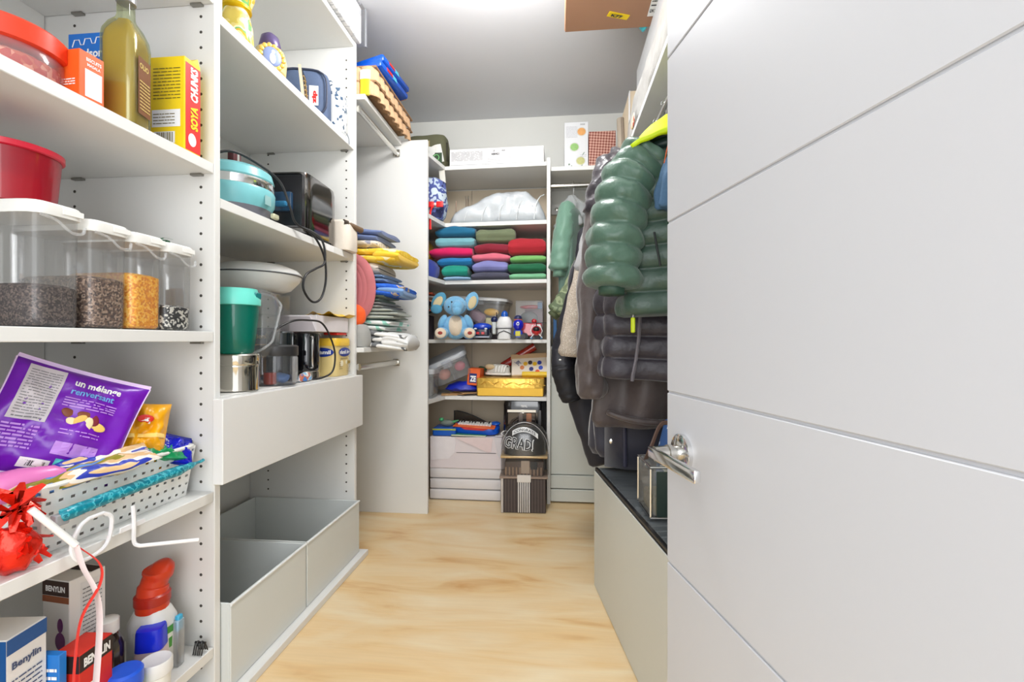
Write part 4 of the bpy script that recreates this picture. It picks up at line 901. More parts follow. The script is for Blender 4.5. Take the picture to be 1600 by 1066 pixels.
t = thing('camo_bag', 'blue and white camouflage cloth bag on the upper corner shelf', 'bag', (-.772, 2.80, z_b))
part('bag_body', G().rbox(.19, .17, [(.7, .001), (.85, .03), (1, .10), (.95, .18), (.8, .24), (.4, .262)], 2.6, 40).wob(.012, 16), speckle('blue_camo', [(200, 214, 226), (70, 84, 150), (190, 206, 222), (90, 104, 170), (40, 44, 90)], 11, .7, 'noise'), t, ang=60)
t = thing('red_bow', 'red ribbon bow with hanging tail on the camouflage bag', 'ribbon', (-.725, 2.705, z_b+.075))
RB = M('red_ribbon_mat', (226, 34, 34), .4)
part('bow_loop', G().box(-.05, -.006, -.008, .004, -.018, .018, .006, 2), RB, t); part('bow_loop', G().box(.006, .05, -.008, .004, -.018, .018, .006, 2), RB, t)
part('knot', G().ell((0, -.002, 0), (.009, .01, .010)), M('white_dotted', (236, 220, 220), .5), t)
part('tail', G().tube(spline([(-.015, -.006, -.01), (-.02, -.04, -.06), (-.018, -.045, -.16)], 6), .007, 8, .25), RB, t)
t = thing('wire_rack', 'chrome wire rack standing behind the wrapped duvet', 'rack', (-.50, 3.12, z_b))
for i, x in enumerate((-.12, -.105, .065, .085, .10)): part('upright', G().tube([(x, 0, .002), (x, 0, .25)], .003, 8), CHR, t)
part('crossbar', G().tube([(-.19, 0, .12), (.12, 0, .12)], .003, 8), CHR, t); part('crossbar', G().tube([(-.19, .0, .002), (-.19, .0, .22)], .003, 8), CHR, t)
part('tray', G().box(-.18, .14, -.02, .05, .06, .115, .004), M('dark_navy_tray', (24, 26, 44), .5), t)
t = thing('white_bracket', 'small white plastic bracket hanging at the inner corner of the top shelf', 'bracket', (-.712, 2.845, 2.02))
part('plate', G().box(-.022, .016, -.006, .0, -.03, .056, .003).rot((0, R(-6), 0)), M('ivory_plastic', (226, 222, 210), .5), t)
# ---- on top of the corner unit
t = thing('printed_box', 'long flat white printed carton lying on the corner unit top', 'box', (-.37, 2.96, z_t), R(-1))
B = (-.30, .292, -.11, .13, 0, .105); f1 = faces(*B)[0]
part('carton', G().box(*B, .0012), M('white_gloss_card', (240, 240, 240), .35, var=.01), t, False)
part('fine_print', G().lines(f1, .01, .21, .03, .09, 14, .45, .0008, seed=3).lines(f1, .24, .33, .012, .04, 5, .4, .0008, seed=5).lines(f1, .36, .41, .02, .06, 8, .4, .0008, seed=6).lines(f1, .42, .47, .02, .06, 8, .4, .0008, seed=7).lines(f1, .48, .53, .02, .06, 8, .4, .0008, seed=8), M('fine_print_grey', (165, 165, 168), .6), t, False, 'stuff')
part('bold_print', G().text('25', f1, .275, .082, .009, .013, .001, .03).text('203', f1, .33, .082, .009, .022, .001, .03).text('AB0421', f1, .265, .06, .013, .05, .001, .05), INK, t, False)
part('lower_line', G().surf(f1, 1, 1, .004, .588, .004, .006, .0008), GINK, t, False)
t = thing('olive_bag', 'olive green canvas bag standing on top of the bare side panel corner', 'bag', (-.83, 2.93, z_t), R(-4))
part('bag_body', G().rbox(.26, .13, [(.95, .001), (1, .02), (1, .15), (.97, .20), (.9, .212)], 5, 44).wob(.006, 14), M('olive_canvas', (98, 98, 74), .85, bump=.2, bscale=250), t, ang=50)
part('buckle', G().tube([(-.0, -.068, .11), (.0, -.068, .17), (.028, -.068, .17), (.028, -.068, .11)], .004, 6, closed=True), M('buckle_tan', (170, 150, 100), .4), t)
part('side_strap', G().box(.122, .136, -.03, -.015, .05, .17, .003), M('olive_dark', (60, 58, 44), .8), t)
t = thing('paper_sheets', 'crumpled white papers stuffed in front of the olive bag', 'paper', (-.775, 2.80, z_t))
for k, (x, r_) in enumerate(((-.05, 12), (.0, -8))): part('sheet', G().surf(lambda u, v: V(x+u*.07, .01*k-.012*sin(3*u)-.02*v, .05+v*.047+.01*u), 8, 6).rot((0, R(r_), 0), (x, 0, .05)), M('paper_white', (226, 226, 222), .7), t)
t = thing('green_badge_card', 'dark green card with a pale emblem below the white papers', 'card', (-.742, 2.795, z_t))
part('card', G().box(-.035, .035, -.002, .002, .0, .065, .001), M('dark_green_card', (50, 74, 50), .6), t, False)
part('emblem', G().tube([(.017*cos(a), -.003, .035+.017*sin(a)) for a in [2*pi*i/20 for i in range(20)]], .0025, 6, closed=True), M('emblem_green', (120, 200, 120), .5), t)
# back shelf boxes
zr = 2.079
x0, x1 = bx(882, 919, 2.98)
t = thing('dish_box', 'tall white carton printed with three bowls on the back shelf', 'box', ((x0+x1)/2, 3.03, zr))
w_ = x1-x0; f1 = plane((-w_/2, -.05, 0), (1, 0, 0), (0, 0, 1))
part('carton', G().box(-w_/2, w_/2, -.05, .05, 0, .325, .0012), M('dish_box_white', (230, 232, 234), .45, var=.01), t, False)
for a, b, m in ((w_*.72, .262, (230, 166, 96)), (w_*.42, .165, (150, 196, 116)), (w_*.68, .075, (196, 196, 130))):
    part('bowl_rim', G().ell(f1(a, b), (.031, .0014, .029)), M('bowl_rim', (214, 214, 206), .5), t); part('bowl_picture', G().ell(f1(a, b)+V(0, -.0008, 0), (.026, .0014, .024)), M('soup_%d' % m[0], m, .5, var=.2, scale=80), t)
part('fine_print', G().lines(f1, .01, w_*.55, .225, .30, 9, .35, .0012).lines(f1, .10, .14, .10, .12, 2, .35), M('pale_print', (196, 196, 200), .6), t, False, 'stuff')
part('leaf_print', G().ell(f1(.03, .055), (.006, .0008, .006)).ell(f1(.045, .045), (.004, .0008, .004)).ell(f1(.11, .045), (.003, .0008, .016), (0, .5, 0)).ell(f1(.12, .12), (.003, .0008, .014), (0, .6, 0)), M('leaf_grey_green', (130, 150, 130), .6), t)
part('corner_stars', G().text('***', f1, .10, .295, .02, .03), INK, t, False)
x0, x1 = bx(920, 962, 2.98)
t = thing('patterned_box', 'brown carton with woven red pattern next to the white bowl carton', 'box', ((x0+x1)/2, 3.03, zr))
w_ = x1-x0
def woven():
    m = bpy.data.materials.new('woven_print'); m.use_nodes = True; nt = m.node_tree; n = nt.nodes; L = nt.links; b = n['Principled BSDF']
    tc = n.new('ShaderNodeTexCoord'); mp = n.new('ShaderNodeMapping'); mp.inputs['Rotation'].default_value = (0, R(40), 0); mp.inputs['Scale'].default_value = (80, 80, 80)
    ck = n.new('ShaderNodeTexChecker'); ck.inputs['Scale'].default_value = 1; ck.inputs[1].default_value = (*lin((140, 70, 58)), 1); ck.inputs[2].default_value = (*lin((214, 168, 150)), 1)
    L.new(tc.outputs['Object'], mp.inputs[0]); L.new(mp.outputs[0], ck.inputs[0]); L.new(ck.outputs[0], b.inputs['Base Color']); b.inputs['Roughness'].default_value = .5; return m
part('carton', G().box(-w_/2, w_/2, -.05, .05, 0, .26, .0012), woven(), t, False)
part('white_picture', G().ell((.015, -.0505, .07), (.035, .0012, .045)), M('pale_picture', (226, 214, 208), .5), t)
# ---- shelf d: toys
t = thing('plush_elephant', 'light blue plush elephant with cream belly sitting on the corner shelf', 'soft toy', (X_at(711, 2.78), 2.80, z_d+.002), R(10))
EB = M('plush_blue', (122, 186, 226), .95, var=.08, scale=60, bump=.5, bscale=260, sheen=.5); EC = M('plush_cream', (226, 208, 184), .95, var=.06, scale=60, bump=.4, bscale=260, sheen=.4); ED = M('plush_teal_blue', (84, 150, 180), .95, bump=.4, bscale=260)
part('body', G().ell((0, 0, .075), (.078, .055, .078)), EB, t)
part('belly', G().ell((0, -.012, .078), (.058, .049, .070)), EC, t)
part('head', G().ell((-.002, -.01, .205), (.072, .055, .060)), EB, t)
part('trunk', G().ell((.012, -.058, .196), (.040, .045, .042)).ell((.010, -.082, .172), (.028, .026, .030)), EB, t)
for s, a in ((-1, 42), (1, -38)):
    cx_ = -.105 if s < 0 else .098
    g = G().ell((cx_, .008, .235), (.040, .012, .060), (0, R(a*.8 if s < 0 else 20), 0)); o = part('ear', g, EB if s > 0 else ED, t)
    part('ear_lining', G().ell((cx_+.004*s, -.004, .226), (.024, .006, .042), (0, R(a*.8 if s < 0 else 20), 0)), M('ear_cream', (206, 190, 150), .9), o)
part('ear_fold', G().ell((-.118, -.004, .185), (.036, .012, .030)), ED, t)
for s in (-1, 1):
    part('arm', G().ell((.080*s, -.012, .105), (.024, .026, .048), (0, R(-24*s), 0)), EB, t)
    o = part('foot', G().ell((.082*s, -.055, .036), (.042, .040, .036)), EB, t)
    part('sole', G().ell((.086*s, -.090, .036), (.034, .010, .031)), EC, o)
    part('paw_print', G().ell((.088*s, -.1005, .036), (.014, .002, .010)), M('paw_brown', (150, 50, 40), .7), o)
    part('eye', G().ell((-.022+.062*(s > 0), -.060+.006*(s > 0)-.003, .222-.002*s), (.005, .004, .005)), DARK, t)
part('eye_fleck', G().ell((.058, -.052, .200), (.002, .003, .002)).ell((-.04, -.056, .195), (.005, .003, .005)), DARK, t)
# clear tote with white lid behind
def tote(t, w_, d_, h_, lidm=WPL, body=CLEARM, lidw=.02):
    part('tote_body', G().rbox(w_, d_, [(.88, 0), (.92, .004), (1, h_)], 7, 44), body, t)
    part('rim', G().rbox(w_*1.04, d_*1.04, [(1, h_-.014), (1, h_)], 7, 44), body, t)
    part('lid', G().rbox(w_*1.09, d_*1.09, [(1, h_), (1, h_+lidw*.7), (.95, h_+lidw), (.3, h_+lidw)], 7, 44), lidm, t)
    part('latch', G().box(-.03, .03, -d_*.56-.004, -d_*.56+.004, h_-.03, h_+lidw*.6, .002), body, t)
t = thing('toy_tote', 'clear plastic tote with pale grey lid behind the elephant', 'storage box', (-.50, 3.07, z_d+.085), (0, R(4), R(-4)))
tote(t, .34, .24, .17, M('grey_white_lid', (206, 206, 204), .4), clear('tote_clear', opac=.10))
part('yellow_toy', G().ell((.07, -.06, .10), (.05, .02, .025)), M('toy_yellow', (236, 180, 40), .4), t)
part('pale_block', G().box(.04, .12, -.09, -.02, .01, .06, .004), M('toy_cream', (226, 216, 160), .4), t)
part('mauve_block', G().box(-.08, .03, -.09, -.01, .01, .09, .02).rot((0, .5, 0), (0, 0, .05)), M('toy_mauve', (170, 140, 150), .4), t)
part('dark_toy', G().box(-.12, -.02, -.02, .07, .01, .12, .02), M('toy_dark', (80, 70, 80), .5), t)
t = thing('book_row', 'closed dark chest under the clear tote behind the toys', 'box', (-.50, 3.07, z_d))
part('box_body', G().box(-.17, .16, -.10, .12, 0, .083, .004), M('toy_chest_dark', (54, 44, 48), .6), t)
t = thing('picture_book', 'worn beige picture book leaning at the bare panel beside the elephant', 'book', (-.855, 2.74, z_d), (R(-6), 0, R(6)))
part('cover', G().box(-.075, .075, -.006, .006, 0, .145, .001), speckle('worn_beige', [(186, 176, 164), (200, 190, 178), (170, 160, 150)], 24, .7, 'noise'), t, False)
for i in range(6): part('spine_mark', G().box(-.06+.022*i, -.052+.022*i, -.0072, -.006, .10, .142), M('mark_%d' % (i % 3), [(150, 60, 50), (210, 200, 190), (120, 110, 104)][i % 3], .6), t, False)
t = thing('magazine_pile', 'loose dark magazines and an orange folder heaped behind the beige book', 'magazines', (-.89, 2.84, z_d+.0))
for i, (c, dz, a) in enumerate((((40, 34, 40), .16, -8), ((140, 60, 40), .185, 6), ((60, 60, 90), .205, -14), ((210, 206, 206), .225, -18), ((206, 130, 60), .25, 10), ((216, 80, 40), .285, 3))):
    part('magazine', G().box(-.12, .12, -.08, .08, dz, dz+.010, .001).rot((0, R(a), R(a*2)), (0, 0, dz)), M('mag_%d' % i, c, .5), t, False)
part('lower_pile', G().box(-.11, .10, -.07, .08, 0, .15, .003), M('mag_block', (60, 52, 60), .6), t)
# toys, plain generic vehicles and robots
TB = M('toy_blue', (24, 70, 200), .25, coat=1); TW = M('toy_white', (226, 226, 226), .3); TR = M('toy_red', (206, 34, 44), .3, coat=1); TK = M('toy_black', (26, 26, 30), .4)
def wheel(t, x, y, z, r, wd, nm='wheel'): o = part(nm, G().lathe([(r*.5, -wd/2), (r, -wd/2), (r, wd/2), (r*.5, wd/2)], 20).rot((R(90), 0, 0)).xf(Matrix.Translation((x, y, z))), TK, t); part('hub', G().lathe([(r*.45, -wd*.6), (r*.4, -wd*.55)], 12).rot((R(90), 0, 0)).xf(Matrix.Translation((x, y-wd*.02, z))), STEEL, o)
t = thing('toy_car', 'shiny blue toy racing car with dark grille beside the elephant', 'toy car', (X_at(752, 2.82), 2.86, z_d+.001))
part('body', G().rbox(.11, .10, [(.9, .02), (1, .03), (.98, .06)], 5), M('toy_dark_blue', (30, 36, 60), .3, coat=1), t)
part('bonnet', G().ell((0, -.005, .078), (.062, .048, .026)), TB, t)
part('bumper', G().box(-.055, .055, -.058, -.048, .008, .02, .003), M('bumper_grey', (150, 156, 170), .3, .5), t)
for x in (-.02, .012): part('red_lamp', G().box(x-.010, x+.010, -.056, -.050, .030, .045, .002), TR, t)
for x in (-.035, .03): part('headlamp', G().ell((x, -.05, .065), (.010, .006, .005)), WPL, t)
for x in (-.045, .045): wheel(t, x, -.03, .022, .021, .02); wheel(t, x, .03, .022, .021, .02)
t = thing('toy_figure', 'small royal blue toy figure squeezed between the elephant and the blue car', 'toy', (X_at(731, 2.86), 2.90, z_d+.001))
part('body', G().lathe([(.022, 0), (.03, .02), (.028, .06), (.02, .085), (.026, .10), (.02, .125), (.005, .13)], 20), M('toy_royal', (20, 50, 150), .35), t)
part('face_stripe', G().ell((0, -.024, .105), (.014, .006, .007)), TW, t)
t = thing('toy_rescue_robot', 'white toy robot vehicle with round blue dome in the middle of the shelf', 'toy robot', (X_at(787, 2.82), 2.87, z_d+.001))
part('body', G().rbox(.088, .08, [(.95, 0), (1, .01), (1, .065)], 5), TW, t)
part('shoulders', G().rbox(.104, .08, [(.9, .066), (1, .08), (.9, .115), (.6, .140), (.3, .142)], 3), TW, t)
part('black_line', G().box(-.052, .052, -.043, -.038, .064, .070), TK, t)
part('chevron', G().tube([(-.045, -.042, .015), (-.03, -.042, .040), (0, -.042, .052), (.03, -.042, .040), (.045, -.042, .03)], .003, 6), TK, t)
part('dome', G().ell((0, 0, .150), (.023, .024, .030)), M('dome_blue', (20, 90, 190), .2, coat=1), t)
part('side_arm', G().box(-.075, -.05, -.035, .0, .03, .11, .006), M('arm_grey_white', (190, 196, 196), .4), t)
part('arm_joint', G().ell((-.062, -.02, .122), (.022, .02, .020)), M('joint_navy', (20, 34, 80), .3), t)
part('antenna', G().tube([(-.05, .01, .12), (-.052, .01, .17)], .003, 6), TK, t)
t = thing('toy_buggy', 'small blue toy buggy with round blue face standing before the red toys', 'toy car', (X_at(809, 2.80), 2.84, z_d+.001))
part('chassis', G().rbox(.062, .06, [(1, .012), (1, .03), (.8, .055)], 4), M('buggy_blue', (40, 70, 190), .3), t)
part('yellow_grille', G().box(-.016, .016, -.034, -.028, .018, .05, .003), M('grille_yellow', (206, 196, 50), .4), t)
part('face_ball', G().ell((0, -.005, .088), (.034, .030, .036)), M('ball_blue', (20, 30, 190), .2, coat=1), t)
part('face_ring', G().tube([(.008*cos(a), -.036, .094+.008*sin(a)) for a in [2*pi*i/14 for i in range(14)]], .0025, 6, closed=True), TW, t)
part('helmet', G().ell((-.002, .01, .128), (.026, .024, .022)), M('helmet_navy', (36, 44, 90), .3), t)
part('helmet_band', G().lathe([(.0265, -.004), (.027, .004)], 20, (-.002, .01, .120), cap=False), M('band_orange', (210, 110, 60), .4), t)
for x in (-.03, .03): wheel(t, x, -.022, .016, .016, .018)
t = thing('toy_helicopter', 'small red toy helicopter with black rotor and thin skids beside the divider', 'toy helicopter', (X_at(838, 2.80), 2.83, z_d+.001))
part('cabin', G().ell((0, 0, .052), (.030, .035, .030)), TR, t)
part('window', G().ell((0, -.022, .060), (.022, .018, .016)), TK, t)
part('mast', G().tube([(0, 0, .08), (0, 0, .10)], .003, 8), TK, t)
part('rotor', G().box(-.055, .062, -.006, .006, .098, .102, .001).rot((0, 0, R(8))), TK, t)
for s in (-1, 1):
    part('skid', G().tube([(.030*s, -.04, .006), (.030*s, .04, .006)], .005, 8), M('skid_blue', (40, 120, 170), .4), t)
    part('strut', G().tube([(.012*s, -.015, .035), (.036*s, -.02, .008)], .003, 6), WPL, t); part('brace', G().tube([(.022*s, -.01, .088), (.036*s, -.02, .05), (.022*s, -.01, .02)], .0025, 6), WPL, t)
t = thing('toy_fire_engine', 'red toy fire engine with white ladder behind the toy helicopter', 'toy truck', (X_at(830, 2.93), 2.97, z_d+.001))
part('body', G().box(-.065, .065, -.04, .04, .02, .105, .006), M('fire_red', (196, 40, 56), .3, coat=1), t)
part('white_panel', G().box(.03, .06, -.042, -.040, .07, .095), WPL, t); part('siren', G().ell((.018, -.03, .115), (.016, .012, .016)), TR, t)
part('white_print', G().text('119', plane((-.02, -.0415, 0), (1, 0, 0), (0, 0, 1)), .02, .075, .014, .03), WINK, t, False)
for x in (-.04, .04): wheel(t, x, -.035, .021, .020, .014)
t = thing('toy_box_clear', 'clear display box holding a red toy plane stacked behind the fire engine', 'box', (X_at(828, 3.0), 3.075, z_d+.001), R(-2))
part('case', G().box(-.095, .085, -.05, .05, 0, .255, .002), CLEARM, t, False)
part('inner_card', G().box(-.04, .08, .03, .045, .0, .20, .001), M('card_dark_red', (110, 50, 60), .5), t, False)
part('toy_plane', G().ell((.0, -.01, .215), (.07, .014, .014)).box(-.02, .02, -.045, .04, .212, .218), TR, t); part('plane_tail', G().box(.055, .07, -.012, -.008, .215, .245), WPL, t)
part('green_figure', G().ell((-.01, -.02, .14), (.06, .02, .045)), M('dark_green_toy', (40, 60, 54), .4), t); part('blue_piece', G().box(.05, .08, -.04, .0, .20, .245, .003), M('piece_blue', (50, 120, 170), .4), t)
part('base_block', G().box(-.08, .08, -.04, .03, .002, .09, .003), M('base_dark', (60, 66, 76), .5), t)
# blue cartons on the small back shelf
for i, (p0, h_, c, lab) in enumerate(((864, .215, (40, 96, 150), 'narrow dark blue book nearest the divider on the low back shelf'), (870, .24, (150, 176, 214), 'pale blue folded towel pile beside the narrow dark blue book'))):
    x = X_at(p0, 2.92); t = thing('blue_book' if i == 0 else 'folded_towel', lab, 'book' if i == 0 else 'towel', (x+.012, 3.0, .966))
    if i == 0: part('cover', G().box(-.010, .012, -.09, .09, 0, h_, .002), M('book_dk_blue', c, .5), t, False)
    else:
        for k in range(4): part('fold', G().box(.004, .16, -.09, .09, k*.062, k*.062+.060, .018, 3), fab('towel_blue', c), t)
# ---- shelf e
t = thing('tilted_tote', 'clear lidded tote tipped on its side in the corner, orange toys inside', 'storage box', (-.655, 2.93, z_e+.115), (R(12), R(-24), R(8)))
tote(t, .25, .20, .125, clear('lid_milky', opac=.55, col=(220, 224, 230)), clear('tote_blueish', (240, 244, 252), opac=.16), .028)
part('orange_toy', G().ell((-.05, -.04, .05), (.04, .03, .035)), M('toy_salmon', (214, 130, 110), .5), t); part('pink_toy', G().ell((.06, -.04, .06), (.035, .03, .03)), M('toy_pink', (232, 110, 130), .5), t)
part('divider', G().box(.0, .003, -.09, .09, .0, .12), CLEARM, t)
t = thing('small_tote', 'small clear container with grey clip lid at the bare panel on the crowded shelf', 'storage box', (-.80, 2.77, z_e))
tote(t, .13, .16, .145, M('grey_clip_lid', (176, 178, 180), .4), clear('tote_grey', (235, 238, 238), opac=.25), .03)
part('dark_contents', G().box(-.045, .045, -.06, .06, .01, .10, .01), M('contents_grey', (130, 124, 110), .6), t)
t = thing('orange_blue_box', 'orange carton with navy panel and white letters beside the gold bag', 'box', (X_at(737, 2.86), 2.93, z_e+.065), R(-3))
part('carton', G().box(-.03, .05, -.06, .06, 0, .105, .002).rot((0, R(4), 0)), M('carton_orange', (230, 96, 30), .45), t, False)
q = plane((-.03, -.0612, 0), (1, 0, 0), (0, 0, 1)); part('navy_panel', G().surf(q, 1, 1, .012, .06, .015, .075).rot((0, R(4), 0)), NAVY, t, False)
part('lettering', G().text('ZE', q, .02, .025, .035, .036, .0012, .05).rot((0, R(4), 0)), WINK, t, False)
t = thing('blue_cloth', 'royal blue satin cloth crumpled in front of the orange carton', 'cloth', (-.60, 2.91, z_e+.026))
part('cloth_body', G().rbox(.22, .13, [(.8, .001), (1, .012), (.8, .035), (.4, .06)], 2.2).wob(.016, 18), M('satin_blue', (24, 44, 170), .3, bump=.2, bscale=30), t, ang=60)
t = thing('cardboard_scraps', 'torn brown cardboard pieces on the crowded shelf edge', 'cardboard', (-.61, 2.90, z_e))
for i, (x, y, a) in enumerate(((-.07, -.02, 12), (-.01, .0, -20), (.05, -.015, 30), (-.03, .03, 50))): part('scrap', G().box(-.05, .05, -.035, .035, .004+.006*i, .008+.006*i).rot((R(4), R(3*(i % 2)), R(a))).xf(Matrix.Translation((x, y, 0))), M('scrap_tan', (196, 154, 104), .8), t, False)
t = thing('gold_gift_bag', 'large crinkled gold gift bag lying flat on the crowded shelf', 'gift bag', (X_at(797, 2.86), 2.945, z_e))
gold = M('gold_paper', (228, 184, 84), .28, .75, var=.15, scale=10, bump=.25, bscale=50)
part('bag_body', G().box(-.21, .212, -.105, .10, 0, .115, .012, 2).wob(.006, 12), gold, t, ang=30)
part('bag_side', G().box(-.20, .205, -.1085, -.105, .003, .052, .001).wob(.001, 30), M('gold_yellow_paper', (236, 188, 64), .4, .3), t)
for i in range(5): part('crease', G().tube(spline([(-.18+.08*i, -.112, .075), (-.14+.08*i, -.117, .095-.004*i), (-.10+.08*i, -.112, .07)], 5), .003, 6), gold, t)
t = thing('white_sandal', 'white and silver child shoe lying on the gold bag', 'shoe', (X_at(776, 2.88), 2.95, z_e+.128), R(-20))
part('sole', G().rbox(.18, .07, [(1, 0), (1, .012)], 2.4), WPL, t)
part('upper', G().rbox(.17, .066, [(1, .012), (.92, .04), (.6, .062), (.3, .066)], 2.2).wob(.004, 40), M('shoe_silver', (196, 194, 186), .5), t)
part('insole', G().ell((-.045, -.028, .050), (.035, .012, .018)), M('shoe_tan', (196, 176, 140), .7), t)
for i in range(4): part('strap', G().tube(spline([(.0+.02*i, -.034, .018), (.0+.022*i, -.02, .056), (.0+.022*i, .02, .056), (.0+.02*i, .034, .018)], 5), .005, 6, .5), WPL, t)
t = thing('green_leaf_toy', 'small dark green bow toy behind the white child shoe', 'toy', (X_at(757, 2.98), 3.03, z_e+.118))
part('leaf', G().ell((-.02, 0, .04), (.03, .012, .016), (0, .4, 0)), M('leafy_green', (50, 90, 60), .5), t); part('leaf', G().ell((.03, 0, .045), (.03, .012, .014), (0, -.4, 0)), MC['leafy_green'], t); part('stalk', G().box(-.03, .04, -.01, .01, .0, .03, .004), M('stalk_brown', (100, 74, 50), .6), t)
t = thing('red_tube', 'glossy dark red cardboard tube leaning behind the paper bag', 'tube', (X_at(807, 2.96), 3.04, z_e+.155))
part('tube_body', G().tube([(-.10, 0, .02), (.115, .0, .155)], .027, 24), M('tube_red', (150, 30, 24), .25, coat=.7), t)
t = thing('painted_paper_bag', 'paper bag painted with yellow and blue figures leaning on the gold bag', 'paper bag', (X_at(829, 2.87), 2.93, z_e+.126), (R(-38), 0, R(-2)))
part('bag_body', G().box(-.125, .105, -.012, .012, 0, .15, .006, 2).rot((0, R(-4), 0)), M('bag_cream', (226, 216, 202), .6), t)
part('tan_flap', G().box(-.13, .105, -.014, .014, .125, .165, .004).rot((0, R(-4), 0)), M('flap_tan', (200, 168, 130), .7), t)
q = plane((-.09, -.0135, 0), (1, 0, 0), (0, 0, 1))
for i, (u, v, c) in enumerate(((.05, .08, (230, 180, 50)), (.08, .09, (60, 50, 60)), (.11, .08, (236, 190, 40)), (.14, .09, (40, 60, 160)), (.15, .05, (50, 80, 190)), (.09, .04, (40, 50, 120)), (.13, .02, (220, 90, 50)), (.03, .05, (200, 120, 70)))): part('painted_patch', G().ell(q(u, v), (.014, .0015, .016)), M('paint_%d' % i, c, .5), t)
part('yellow_base', G().box(-.06, .115, -.016, .014, -.01, .022, .008, 2), M('base_yellow', (236, 200, 60), .5), t)
part('lettering', G().text('Joy', q, .0, .07, .035, .03, .001, .02, rot=.9), M('script_blue', (60, 80, 130), .5), t, False)
# ---- floor of the corner unit
wb = M('pizza_white', (226, 222, 222), .5, var=.015)
xa, xb = -.735, -.345
t0 = None
z = .001
for i in range(3):
    lab = ['flat white carton lowest on the floor in the corner stack', 'flat white carton second from the floor in the corner stack', 'flat white carton third from the floor, under the large flapped box'][i]
    t = thing('flat_carton', lab, 'box', ((xa+xb)/2+rnd.uniform(-.004, .004), 2.96, z), R(-.6+.6*i), 'flat white cartons stacked in the corner')
    part('carton', G().box(-.255, .195, -.12, .12, .007, .066, .003, 2), wb, t); part('shadow_gap', G().box(-.245, .185, -.108, .11, .0, .0072), M('gap_shade', (150, 148, 150), .6), t, False)  # inset darker strip paints the shadow gap between stacked cartons
    z += .0672
t = thing('flapped_carton', 'large white carton with open folded flaps on top of the flat cartons', 'box', ((xa+xb)/2+.01, 2.965, z))
part('carton', G().box(-.265, .215, -.13, .12, 0, .198, .003), M('carton_pinkish', (224, 214, 216), .55, var=.02, scale=5), t, False)
q = plane((-.205, -.1302, 0), (1, 0, 0), (0, 0, 1))
def poly(pts, off=.003): 
    g = G(); g.loft([[q(a, b)+V(0, -.0004, 0) for a, b in pts], [q(a, b)+V(0, -off, 0) for a, b in pts]]); return g
part('flap', poly([(-.055, .195), (.10, .195), (.105, .16), (.10, .10), (.06, .06), (-.055, .05)]), M('flap_light', (232, 226, 228), .55), t, False)
part('flap', poly([(.105, .197), (.34, .197), (.33, .11), (.31, .105), (.12, .185)], .005), M('flap_pink', (226, 206, 206), .55), t, False)
part('flap', poly([(.345, .197), (.42, .197), (.42, .015), (.37, .09)]), M('flap_grey', (214, 208, 212), .55), t, False)
part('slit', G().tube([q(.11, .10)+V(0, -.001, 0), q(.36, .10)+V(0, -.001, 0)], .0016, 4), INK, t)
zt = z+.199
t = thing('keyboard_toy', 'blue and orange toy keyboard with white keys on the large white carton', 'toy keyboard', (X_at(742, 2.87), 2.93, zt+.018), (R(8), R(2), R(-4)))
part('blue_base', G().rbox(.30, .13, [(.95, 0), (1, .006), (1, .034), (.96, .04)], 3.5, 44), M('keys_blue', (16, 84, 200), .3), t)
part('orange_deck', G().box(-.14, .13, -.064, .0, .0405, .047, .003), M('deck_orange', (236, 110, 50), .35), t)
for i in range(12): part('key', G().box(-.115+.018*i, -.099+.018*i, -.030, .03, .047, .054, .001), WPL, t, False)
for i in (0, 1, 3, 4, 5, 7, 8, 10): part('black_key', G().box(-.104+.018*i, -.096+.018*i, .0, .031, .054, .061, .001), TK, t, False)
part('red_arrow', G().loft([[V(-.06, -.0655, .03), V(.06, -.0655, .03), V(.09, -.0655, .042), V(-.09, -.0655, .046)], [V(-.06, -.069, .03), V(.06, -.069, .03), V(.09, -.069, .042), V(-.09, -.069, .046)]]), TR, t, False)
part('blue_end', G().ell((.12, .03, .05), (.03, .03, .012)), M('keys_blue2', (30, 90, 190), .3), t)
t = thing('thin_book', 'thin green-edged picture book under the toy keyboard', 'book', (X_at(735, 2.87), 2.925, zt+.002), (0, R(1.5), R(3)))
part('cover', G().box(-.12, .10, -.09, .08, 0, .010, .001), M('cover_teal', (50, 130, 100), .45), t, False); part('pages', G().box(-.118, .098, -.091, -.0885, .002, .008), M('pages_cream', (220, 214, 190), .6), t, False)
t = thing('blue_toy_box', 'flat blue and yellow toy case at the bare panel on the white carton', 'toy', (-.72, 2.91, zt+.001))
part('case', G().box(-.06, .09, -.07, .07, 0, .05, .006), M('case_blue', (20, 90, 190), .3), t); part('yellow_trim', G().box(-.06, .09, -.0715, -.0695, .036, .046), M('trim_lime', (170, 180, 60), .4), t)
t = thing('toy_animal', 'small green and grey toy dinosaur standing on the blue toy case', 'toy', (-.70, 2.90, zt+.0515))
part('body', G().ell((0, 0, .022), (.045, .022, .022)), M('dino_grey', (110, 120, 110), .5), t); part('head', G().ell((-.035, -.008, .045), (.016, .012, .012)), M('dino_green', (60, 150, 100), .5), t); part('tail', G().tube([(.03, 0, .025), (.075, 0, .04)], [.012, .003], 8), MC['dino_green'], t)
t = thing('net_hoop', 'thin black wire hoop with dark netting standing behind the toy keyboard', 'hoop', (-.55, 3.07, zt))
hp = [V(-.14+.30*i/14, 0, .002+.125*(1-(i/14)**1.6)) for i in range(15)]
part('hoop_rim', G().tube([V(-.14, 0, .002)]+hp, .0042, 8), TK, t); part('net', G().loft([[p+V(0, -.001, -.002) for p in hp]+[V(.16, -.001, .0), V(-.14, -.001, .0)], [p+V(0, .001, -.002) for p in hp]+[V(.16, .001, .0), V(-.14, .001, .0)]]), clear('net_grey', (200, 196, 190), opac=.35, col=(90, 80, 70)), t)
